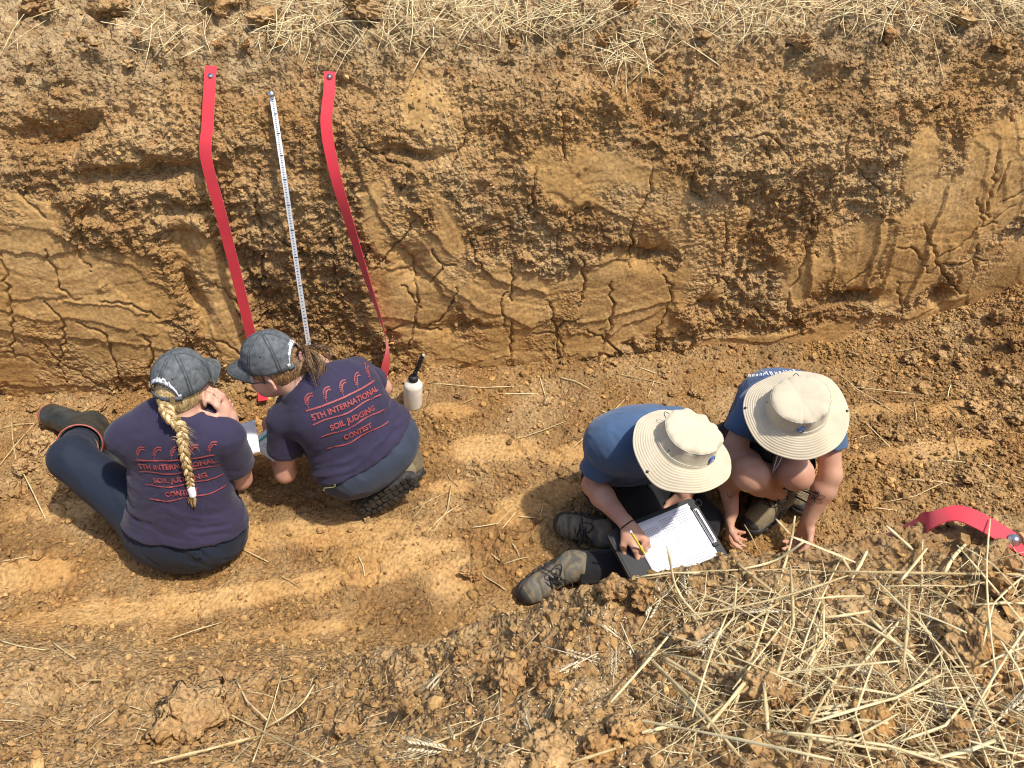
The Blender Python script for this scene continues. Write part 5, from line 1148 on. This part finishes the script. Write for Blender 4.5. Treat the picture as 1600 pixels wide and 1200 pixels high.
for i in range(60):
    t = random.random(); px = random.uniform(1350, 1600) if t < .55 else random.uniform(0, 1350); py = random.uniform(500, 740) if t < .55 else random.uniform(575, 640) + (60 * max(0, 1 - px / 400))
    p = hit_ground(px, py)
    if p.y > 1.5: clod(p, random.uniform(.012, .028), *CL1)
for i in range(75):
    px, py = random.uniform(0, 1600), random.uniform(880, 1200); p = hit_ground(px, py)
    if p.y < 1.12: clod(p, abs(random.gauss(0, .016)) + .010, *CL2, sink=.32)
FT = {}
def fieldp(px, py, dz=0.0): return v3(hit_wall(px, py)) + v3((0, 0, dz))
for px, py, r in ((412, 34, .06), (350, 8, .09), (560, 15, .07), (170, 20, .08), (215, 60, .03), (60, 10, .06), (340, 70, .022), (385, 72, .025), (440, 70, .018), (240, 110, .025), (200, 105, .03), (940, 62, .035), (1250, 70, .05), (1500, 30, .06), (1560, 75, .055), (1480, 75, .04), (1390, 60, .045), (1100, 60, .03), (980, 8, .05), (1030, 6, .05), (130, 60, .03), (30, 120, .02), (90, 150, .02), (1330, 105, .03), (800, 70, .02), (880, 80, .025), (700, 110, .02)): clod(fieldp(px, py), r, *CL3, sink=.3)

# ------------------------------------------------------------------ crumbs: too many to count
def crumbs(name, P_, rr, octa=True, sink=.2, tops=None):
    n = len(P_)
    if octa: B = np.array([(1, 0, 0), (-1, 0, 0), (0, 1, 0), (0, -1, 0), (0, 0, 1), (0, 0, -1)], float); Fq = np.array([(0, 2, 4), (2, 1, 4), (1, 3, 4), (3, 0, 4), (2, 0, 5), (1, 2, 5), (3, 1, 5), (0, 3, 5)])
    else:
        bm = bmesh.new(); bmesh.ops.create_icosphere(bm, subdivisions=1, radius=1.0); B = np.array([v.co[:] for v in bm.verts]); Fq = np.array([[v.index for v in f.verts] for f in bm.faces]); bm.free()
    m = len(B); q = RNG.normal(size=(n, 4)); q /= np.linalg.norm(q, axis=1, keepdims=True); w_, x, y, z = q.T
    Rm = np.stack([1 - 2 * (y * y + z * z), 2 * (x * y - z * w_), 2 * (x * z + y * w_), 2 * (x * y + z * w_), 1 - 2 * (x * x + z * z), 2 * (y * z - x * w_), 2 * (x * z - y * w_), 2 * (y * z + x * w_), 1 - 2 * (x * x + y * y)], -1).reshape(n, 3, 3)
    V = B[None] * (1 + RNG.uniform(-.30, .30, (n, m, 1))) * RNG.uniform(.7, 1.25, (n, 1, 3)); V = np.einsum('nij,nmj->nmi', Rm, V) * rr[:, None, None]; V[..., 2] *= .8
    V = V + P_[:, None, :] + np.array([0, 0, 1.0]) * (rr * (.8 - 2 * sink))[:, None, None]
    me = mesh_np(name, V.reshape(-1, 3), (Fq[None] + (np.arange(n) * m)[:, None, None]).reshape(-1, 3), False)
    attr(me, 'tone', np.repeat(np.clip(RNG.normal(-.45, .75, n), -1.9, 1.5), m)); attr(me, 'smear', np.full(n * m, .7))
    if tops is not None: attr(me, 'topsoil', np.repeat(tops, m))
    return obj(name, me, M_SOIL, kind='stuff')
# pit floor crumbs, thick where the floor is not trodden smooth and along the foot of the wall
fi = np.argwhere((np.abs(GX) < 2.45) & (GY > 1.26) & (GY < 2.86) & (GX > -2.45)); dist = WALL_Y + shear(GX) - GYY
dens = (1 - .80 * fsm) * (.40 + 1.1 * sstep(-.15, .45, fbm(GX * 2.6, GYY * 3.4, 4, 101))) * (.75 + 1.6 * np.exp(-np.abs(dist) / .16)) * (1 + 1.6 * sstep(1.2, 2.0, GX)); dens = np.where(dist > -.03, dens, 0)
wts = dens[fi[:, 0], fi[:, 1]]; wts /= wts.sum(); pk = fi[RNG.choice(len(fi), 44000, p=wts)]; rr = np.clip(RNG.lognormal(math.log(.0037), .42, len(pk)), .0018, .013)
crumbs('floor_crumbs', GP[pk[:, 0], pk[:, 1]] + RNG.uniform(-.003, .003, (len(pk), 3)) * [1, 1, 0], rr)
pk = fi[RNG.choice(len(fi), 3800, p=wts)]; rr = np.clip(RNG.lognormal(math.log(.0085), .35, len(pk)), .006, .022)
crumbs('floor_lumps', GP[pk[:, 0], pk[:, 1]], rr, False)
bi = np.argwhere((np.abs(GX) < 1.7) & (GY > .30) & ((GY < 1.10) | ((GY < 1.36) & (GX < .1)))); pk = bi[RNG.choice(len(bi), 16000)]; rr = np.clip(RNG.lognormal(math.log(.0030), .5, len(pk)), .0014, .012)
crumbs('bank_crumbs', GP[pk[:, 0], pk[:, 1]], rr, True, .2, np.full(len(pk), .35)); pk = bi[RNG.choice(len(bi), 1800)]; rr = np.clip(RNG.lognormal(math.log(.0075), .4, len(pk)), .005, .02); crumbs('bank_lumps', GP[pk[:, 0], pk[:, 1]], rr, False, .25, np.full(len(pk), .35))
ti = np.argwhere((np.abs(WXX) < 2.5) & (WVV > 1.20) & (WVV < 2.35)); pk = ti[RNG.choice(len(ti), 9000)]; rr = np.clip(RNG.lognormal(math.log(.0048), .5, len(pk)), .002, .02); crumbs('field_edge_crumbs', WP[pk[:, 0], pk[:, 1]], rr, True, .3, np.full(len(pk), .6))
# crumbs caught on the broken parts of the wall
ti = np.argwhere((np.abs(WXX) < 2.5) & (WVV > .1) & (WVV < 1.3) & (smear < .3)); pk = ti[RNG.choice(len(ti), 9000)]; rr = np.clip(RNG.lognormal(math.log(.0040), .5, len(pk)), .002, .014); crumbs('wall_crumbs', WP[pk[:, 0], pk[:, 1]], rr, True, .45)
print('crumbs', round(time.time() - T0, 1))

# ------------------------------------------------------------------ straw
def straw_mat(name, a, b_):
    m, nt, b = nodes(name); b.inputs['Roughness'].default_value = .5; b.inputs['Specular IOR Level'].default_value = .35
    oi = N(nt, 'ObjectInfo'); at = N(nt, 'Attribute', attribute_name='tone'); tc = N(nt, 'TexCoord'); n = N(nt, 'TexNoise', Scale=40.0, Detail=4.0); nt.links.new(tc.outputs['Object'], n.inputs['Vector'])
    f = math_n(nt, 'ADD', math_n(nt, 'MULTIPLY', oi.outputs['Random'], .5), math_n(nt, 'ADD', math_n(nt, 'MULTIPLY', at.outputs['Fac'], .5), math_n(nt, 'SUBTRACT', n.outputs[0], .5)))
    nt.links.new(ramp(nt, f, [(.0, a), (.45, b_), (1.0, tuple(min(1, x * 1.15) for x in b_))]), b.inputs['Base Color']); return m
M_STRAW = straw_mat('dry_straw', (.42, .30, .13), (.70, .57, .31)); M_EAR = straw_mat('pale_wheat_ear', (.50, .39, .22), (.70, .60, .40))
def stalk_pts(a, b_, bend=.0, kink=None, n=7):
    a, b_ = v3(a), v3(b_); d = b_ - a; s = unit(np.cross(d, (0, 0, 1)) + 1e-6); L = np.linalg.norm(d); out = []
    for i in range(n):
        t = i / (n - 1.0); p = a + d * t + s * bend * L * math.sin(math.pi * t) + v3((0, 0, .02 * L * math.sin(math.pi * t)))
        if kink is not None and t > .5: p = p + s * kink * L * (t - .5)
        out.append(p)
    return out
ST = {'floor': ('loose dry straw stalk lying on the pit floor', 'straw stalks on the pit floor'), 'near': ('dry straw stalk lying on the near bank with the pinned red tape', 'straw stalks on the near bank'), 'far': ('dry straw stalk at the field edge above the pit wall', 'straw stalks along the field edge')}
nstalk = 0
def stalk(pts, r, where):
    global nstalk
    mb = MB(); n = len(pts); o0 = v3(pts[0]); mb.tube([v3(p) - o0 for p in pts], [r * (1.0 + .18 * math.sin(i * 2.1 + r * 9000)) * (1.0 if 0 < i < n - 1 else .75) for i in range(n)], 6, flat=((random.gauss(0, .5), random.gauss(0, .5), 1), random.choice((.35, .55, .8)))); me = mb.mesh('straw_stalk'); me.materials.append(M_STRAW)
    o = bpy.data.objects.new('straw_stalk', me); COL.objects.link(o); o.location = o0; L = sum(np.linalg.norm(v3(pts[i + 1]) - v3(pts[i])) for i in range(n - 1)); st_ = np.linalg.norm(v3(pts[-1]) - o0) / L; m_ = v3(pts[n // 2])
    tag(o, ('short' if L < .12 else 'long' if L > .24 else 'mid length') + (' bent' if st_ < .985 else ' straight') + ' straw stalk ' + near_what(m_, where), 'straw', ST[where][1]); nstalk += 1
def lay(x, y, L, yaw, lift=.004, tilt=0.0):     # ends of a stalk resting on the soil
    c, s = math.cos(yaw) * L / 2, math.sin(yaw) * L / 2; za, zb = gnd(x - c, y - s), gnd(x + c, y + s); zm = max(gnd(x + c * k, y + s * k) - (za + (zb - za) * (k + 1) / 2) for k in (-.6, -.3, 0, .3, .6))
    up = max(0, min(zm, .03)) + lift; return v3((x - c, y - s, za + up - tilt * L / 2)), v3((x + c, y + s, zb + up + tilt * L / 2))
FS = [(668, 600, 838, 617), (808, 689, 886, 662), (883, 711, 985, 618), (937, 642, 960, 652), (724, 632, 741, 624), (699, 741, 713, 762), (706, 758, 695, 843), (669, 832, 717, 792), (645, 812, 663, 789), (627, 765, 652, 753), (738, 826, 781, 819), (775, 823, 804, 792), (784, 828, 806, 802), (811, 809, 836, 811), (843, 810, 848, 793), (767, 866, 781, 880), (787, 884, 826, 872), (874, 592, 923, 604), (843, 590, 852, 620), (780, 617, 840, 617), (960, 585, 1040, 603), (997, 575, 1025, 585), (1012, 622, 1022, 596), (0, 880, 45, 872), (0, 1002, 70, 1020), (83, 1005, 120, 1031), (131, 1066, 192, 1068), (262, 1002, 348, 974), (20, 650, 26, 720), (26, 720, 72, 812), (0, 672, 55, 660), (60, 660, 0, 730), (1323, 605, 1427, 617), (1300, 577, 1380, 650), (1395, 552, 1440, 543), (1343, 600, 1383, 583), (1480, 623, 1485, 603), (1427, 630, 1432, 662), (1477, 633, 1513, 672), (1493, 675, 1513, 667), (1330, 690, 1360, 680), (1415, 752, 1487, 757), (1378, 788, 1480, 768), (1328, 790, 1400, 800), (1520, 710, 1563, 753), (1467, 720, 1547, 730), (1492, 683, 1498, 720), (1530, 762, 1560, 762), (1556, 733, 1593, 753), (1240, 780, 1262, 770), (560, 870, 575, 900), (437, 900, 470, 920), (380, 860, 420, 880), (640, 800, 700, 770), (930, 800, 960, 790), (1350, 660, 1390, 700), (760, 905, 792, 925), (745, 880, 770, 925), (800, 850, 815, 870)]
for x0, y0, x1, y1 in FS:
    a, b_ = v3(hit_ground(x0, y0)), v3(hit_ground(x1, y1))
    if abs(a[1] - b_[1]) < .6: stalk(stalk_pts(a + v3((0, 0, .006)), b_ + v3((0, 0, .006)), random.gauss(0, .018), random.choice((0, 0, random.gauss(0, .25)))), random.uniform(.0019, .0028), 'floor')
NS = [[(1000, 910), (1150, 889)], [(1040, 865), (1062, 944), (1158, 1040)], [(1150, 889), (1210, 940)], [(1240, 812), (1225, 884), (1142, 1120)], [(1208, 822), (1229, 846)], [(1234, 842), (1337, 887)], [(1292, 904), (1600, 910)], [(1439, 959), (1564, 889)], [(1514, 957), (1600, 949)], [(1133, 1005), (1225, 944)], [(1075, 966), (1146, 1079)], [(1034, 1037), (1120, 1090)], [(1229, 895), (1234, 1105)], [(1276, 981), (1255, 1097)], [(1278, 977), (1352, 966)], [(1319, 1071), (1405, 974)], [(1405, 1056), (1420, 940)], [(1476, 1052), (1540, 1052)], [(1000, 1030), (1154, 1199)], [(1139, 1124), (1225, 1199)], [(1319, 1137), (1379, 1142)], [(1442, 1199), (1562, 1176)], [(1000, 1156), (1054, 1142)], [(1307, 1165), (1326, 1086)], [(1187, 1060), (1195, 1157)], [(1356, 970), (1446, 1060)], [(891, 1198), (1053, 1142)], [(994, 912), (1090, 900)], [(1031, 1037), (1100, 1078)], [(997, 1025), (1100, 1140)], [(952, 1106), (1056, 988)], [(293, 1085), (400, 1142), (507, 1197)], [(446, 1020), (442, 1068), (420, 1142), (400, 1199)], [(372, 1068), (407, 1138)], [(238, 1197), (407, 1160)], [(420, 1143), (470, 1110), (494, 1077)], [(367, 1197), (411, 1151)], [(1310, 880), (1325, 905)], [(1240, 1180), (1330, 1030)], [(1180, 1100), (1290, 1020)], [(1500, 1150), (1560, 1040)], [(1440, 870), (1400, 920)], [(1380, 830), (1420, 870)], [(1470, 905), (1500, 860)], [(1560, 1000), (1600, 960)], [(640, 1190), (720, 1148)], [(700, 1140), (712, 1165)], [(1350, 870), (1330, 912)], [(1180, 868), (1160, 830)], [(1255, 850), (1210, 880), (1155, 895)], [(1100, 1150), (1190, 1040)], [(1380, 1120), (1470, 1190)], [(1300, 960), (1420, 1030)], [(1210, 1020), (1300, 1080)], [(1500, 1080), (1590, 1150)], [(1250, 1120), (1400, 1100)]]
for pl_ in NS:
    P_ = [v3(hit_ground(*q)) for q in pl_]; ok = all(p[1] < 1.2 for p in P_)
    if not ok: P_ = [p if p[1] < 1.2 else v3(A(pl_[i][0], pl_[i][1], 1.08 if pl_[i][0] > 1000 else .95)) for i, p in enumerate(P_)]
    lf = random.uniform(.008, .03); P_ = [p + v3((0, 0, lf)) for p in P_]
    if len(P_) == 2: P_ = stalk_pts(P_[0], P_[1], random.gauss(0, .012), random.choice((0, random.gauss(0, .12))))
    stalk(P_ if len(P_) > 4 else spline(P_, 9), random.uniform(.0024, .0037), 'near')
def pile(n, reg, Lr, rr_, lift, single):
    out = []
    while len(out) < n:
        px, py = random.uniform(reg[0], reg[1]), random.uniform(reg[2], reg[3])
        if reg[0] > 500 and not single and vn(np.array([px / 95.0]), np.array([py / 70.0]), 5)[0] < random.uniform(-.5, .4): continue
        if reg[0] > 500 and random.random() > (.25 + .75 * (px > 1000)) * (.4 + .6 * (py > 900)): continue
        p = hit_ground(px, py)
        if p.y > 1.06: continue
        L = random.uniform(*Lr); a, b_ = lay(p.x, p.y, L, random.uniform(0, 6.3), random.uniform(.003, lift), random.gauss(0, .18)); out.append((stalk_pts(a, b_, random.gauss(0, .02), random.choice((0, random.gauss(0, .35)))), random.uniform(*rr_)))
    return out
for pts, r in pile(34, (1060, 1600, 880, 1200), (.09, .26), (.0012, .0023), .040, True) + pile(22, (1080, 1600, 900, 1200), (.24, .38), (.0016, .0026), .050, True): stalk(pts, r, 'near')
def joined(name, items, mat, n=4):
    items = list(items)
    mb = MB(); tn = []
    for pts, r in items: c0 = len(mb.v); mb.tube(pts, r, n); tn += [random.uniform(-.5, 1)] * (len(mb.v) - c0)
    me = mb.mesh(name); attr(me, 'tone', tn); return obj(name, me, mat, kind='stuff')
joined('bank_straw', pile(560, (1020, 1600, 880, 1200), (.02, .14), (.0004, .0011), .016, False) + pile(260, (1600, 2150, 800, 1200), (.03, .26), (.0008, .0024), .03, False) + pile(130, (0, 900, 1060, 1200), (.02, .08), (.0006, .0012), .006, False), M_STRAW)
# straw along the field edge
def fpile(n, regs, Lr, rr_, hang=.25):
    out = []
    vis = np.argwhere((np.abs(WXX) < 2.6) & (WVV > 1.42) & (WVV < 2.34)); pv = np.stack([WPX[vis[:, 0], vis[:, 1]], WPY[vis[:, 0], vis[:, 1]]], -1)
    for (x0, x1, y0, y1, wgt) in regs:
        c = vis[(pv[:, 0] > x0) & (pv[:, 0] < x1) & (pv[:, 1] > y0) & (pv[:, 1] < y1)]
        for k in RNG.choice(len(c), int(n * wgt)):
            i, j = c[k]; p = WP[i, j]; yaw = random.uniform(0, 6.3); L = random.uniform(*Lr); d = v3((math.cos(yaw), math.sin(yaw) * .8, 0)); d[2] = d[1] * .35 + random.gauss(0, .28) if random.random() > hang else -abs(random.gauss(.1, .3)) + d[1] * .6
            d = unit(d) * L; a = p - d * .5 + v3((0, 0, .010)); b_ = p + d * .5 + v3((0, 0, random.uniform(.008, .04))); out.append((stalk_pts(a, b_, random.gauss(0, .06), random.gauss(0, .2), 6), random.uniform(*rr_)))
    return out
REG = [(200, 330, 0, 88, .11), (430, 560, 0, 88, .18), (580, 740, 0, 85, .25), (740, 1000, 0, 62, .28), (930, 1010, 60, 135, .07), (1000, 1200, 0, 66, .18), (1200, 1330, 0, 40, .08), (1330, 1600, 0, 52, .22), (0, 60, 0, 60, .01), (340, 430, 40, 90, .02)]
for pts, r in fpile(44, REG, (.12, .32), (.0017, .0026)): stalk(pts, r, 'far')
joined('field_straw', fpile(560, REG, (.05, .22), (.0009, .0019)), M_STRAW)
for pl_ in ([(694, 177), (712, 225), (728, 280), (716, 300), (706, 325)], [(1062, 68), (1030, 95), (985, 135)], [(1062, 68), (1120, 105)], [(978, 90), (982, 160)], [(968, 95), (962, 140)], [(1385, 40), (1460, 140)], [(1455, 55), (1475, 130)], [(560, 60), (508, 165)], [(40, 0), (45, 45), (38, 90)], [(50, 30), (115, 10)], [(1230, 70), (1260, 90)], [(800, 30), (880, 20)]):
    P_ = [fieldp(*q) + v3((0, -.016, .012)) for q in pl_]; stalk(P_ if len(P_) > 4 else stalk_pts(P_[0], P_[-1], .03, .05), .0024, 'far')
# wheat ears with awns, chaff
def ear_mesh(i):
    mb = MB(); L = .055 + .012 * (i % 3); n = 9
    mb.tube([(-.05, 0, .0), (0, 0, 0), (L * .5, .004, .002), (L, .006 * (i - 1.5), 0)], [.0011, .0012, .0012, .0006], 5)
    for k in range(n):
        for sg in (-1, 1):
            c = v3((L * (k + .5) / n, sg * .0035, .001)); d = unit((1, sg * .55, random.uniform(-.2, .4))); mb.tube([c, c + d * .005, c + d * .011], [.0008, .0026, .0004], 5)
            e = c + d * .011; mb.tube([e, e + unit(d + v3((.6, random.gauss(0, .15), random.gauss(.1, .15)))) * random.uniform(.02, .045)], [.0004, .0002], 3)
    me = mb.mesh('wheat_ear'); me.materials.append(M_EAR); return me
EM = [ear_mesh(i) for i in range(5)]
for px, py in ((880, 1022), (905, 1040), (925, 1030), (968, 1000), (985, 1015), (958, 1060), (690, 1055), (680, 1060), (740, 1165), (830, 1155), (1010, 970), (1070, 1020), (1075, 935), (1130, 985), (1390, 1062), (1440, 1075), (1300, 1000), (1520, 1090), (1580, 1040), (1230, 960), (1480, 1130), (1170, 1060), (1350, 1110), (1555, 1130), (1440, 1010), (700, 1175), (840, 995)):
    p = hit_ground(px, py); o = bpy.data.objects.new('wheat_ear', random.choice(EM)); COL.objects.link(o); o.location = p + Vector((0, 0, .007)); o.rotation_euler = (random.uniform(0, 6), random.gauss(0, .15), random.uniform(0, 6.3)); s = random.uniform(.75, 1.1); o.scale = (s, s, s); tag(o, 'pale dry wheat ear ' + near_what(p, 'near'), 'wheat ear', 'wheat ears on the near bank')
it = []
for i in range(900):
    px = random.choice((random.uniform(600, 1600), random.gauss(950, 130), random.uniform(0, 1600))); py = random.uniform(890, 1200); p = v3(hit_ground(px, py))
    if p[1] < 1.1: d = unit((random.gauss(0, 1), random.gauss(0, 1), random.gauss(0, .3))) * random.uniform(.002, .0055); it.append(([p - d + v3((0, 0, .003)), p + v3((0, 0, .0045)), p + d + v3((0, 0, .003))], [.0003, random.uniform(.0009, .0017), .0002]))
joined('chaff', it, M_EAR)
for px, py in ((553, 1135), (1020, 38)):
    p = v3(hit_ground(px, py)) if py > 500 else fieldp(px, py); mb = MB()
    for k in range(9): a = random.uniform(0, 6.3); d = v3((math.cos(a), math.sin(a), 0)) * random.uniform(.008, .02); mb.tube([p, p + d * .5 + v3((0, 0, .014)), p + d + v3((0, 0, .022))], [.0011, .0011, .0003], 4)
    obj('grass_sprout', mb.mesh('grass_sprout'), simple('young_grass', (.07, .16, .03), .6), label='tiny green grass sprout on bare near bank' if py > 500 else 'tiny green grass sprout amid field edge straw', cat='grass')
print('stalks', nstalk, 'done', round(time.time() - T0, 1))
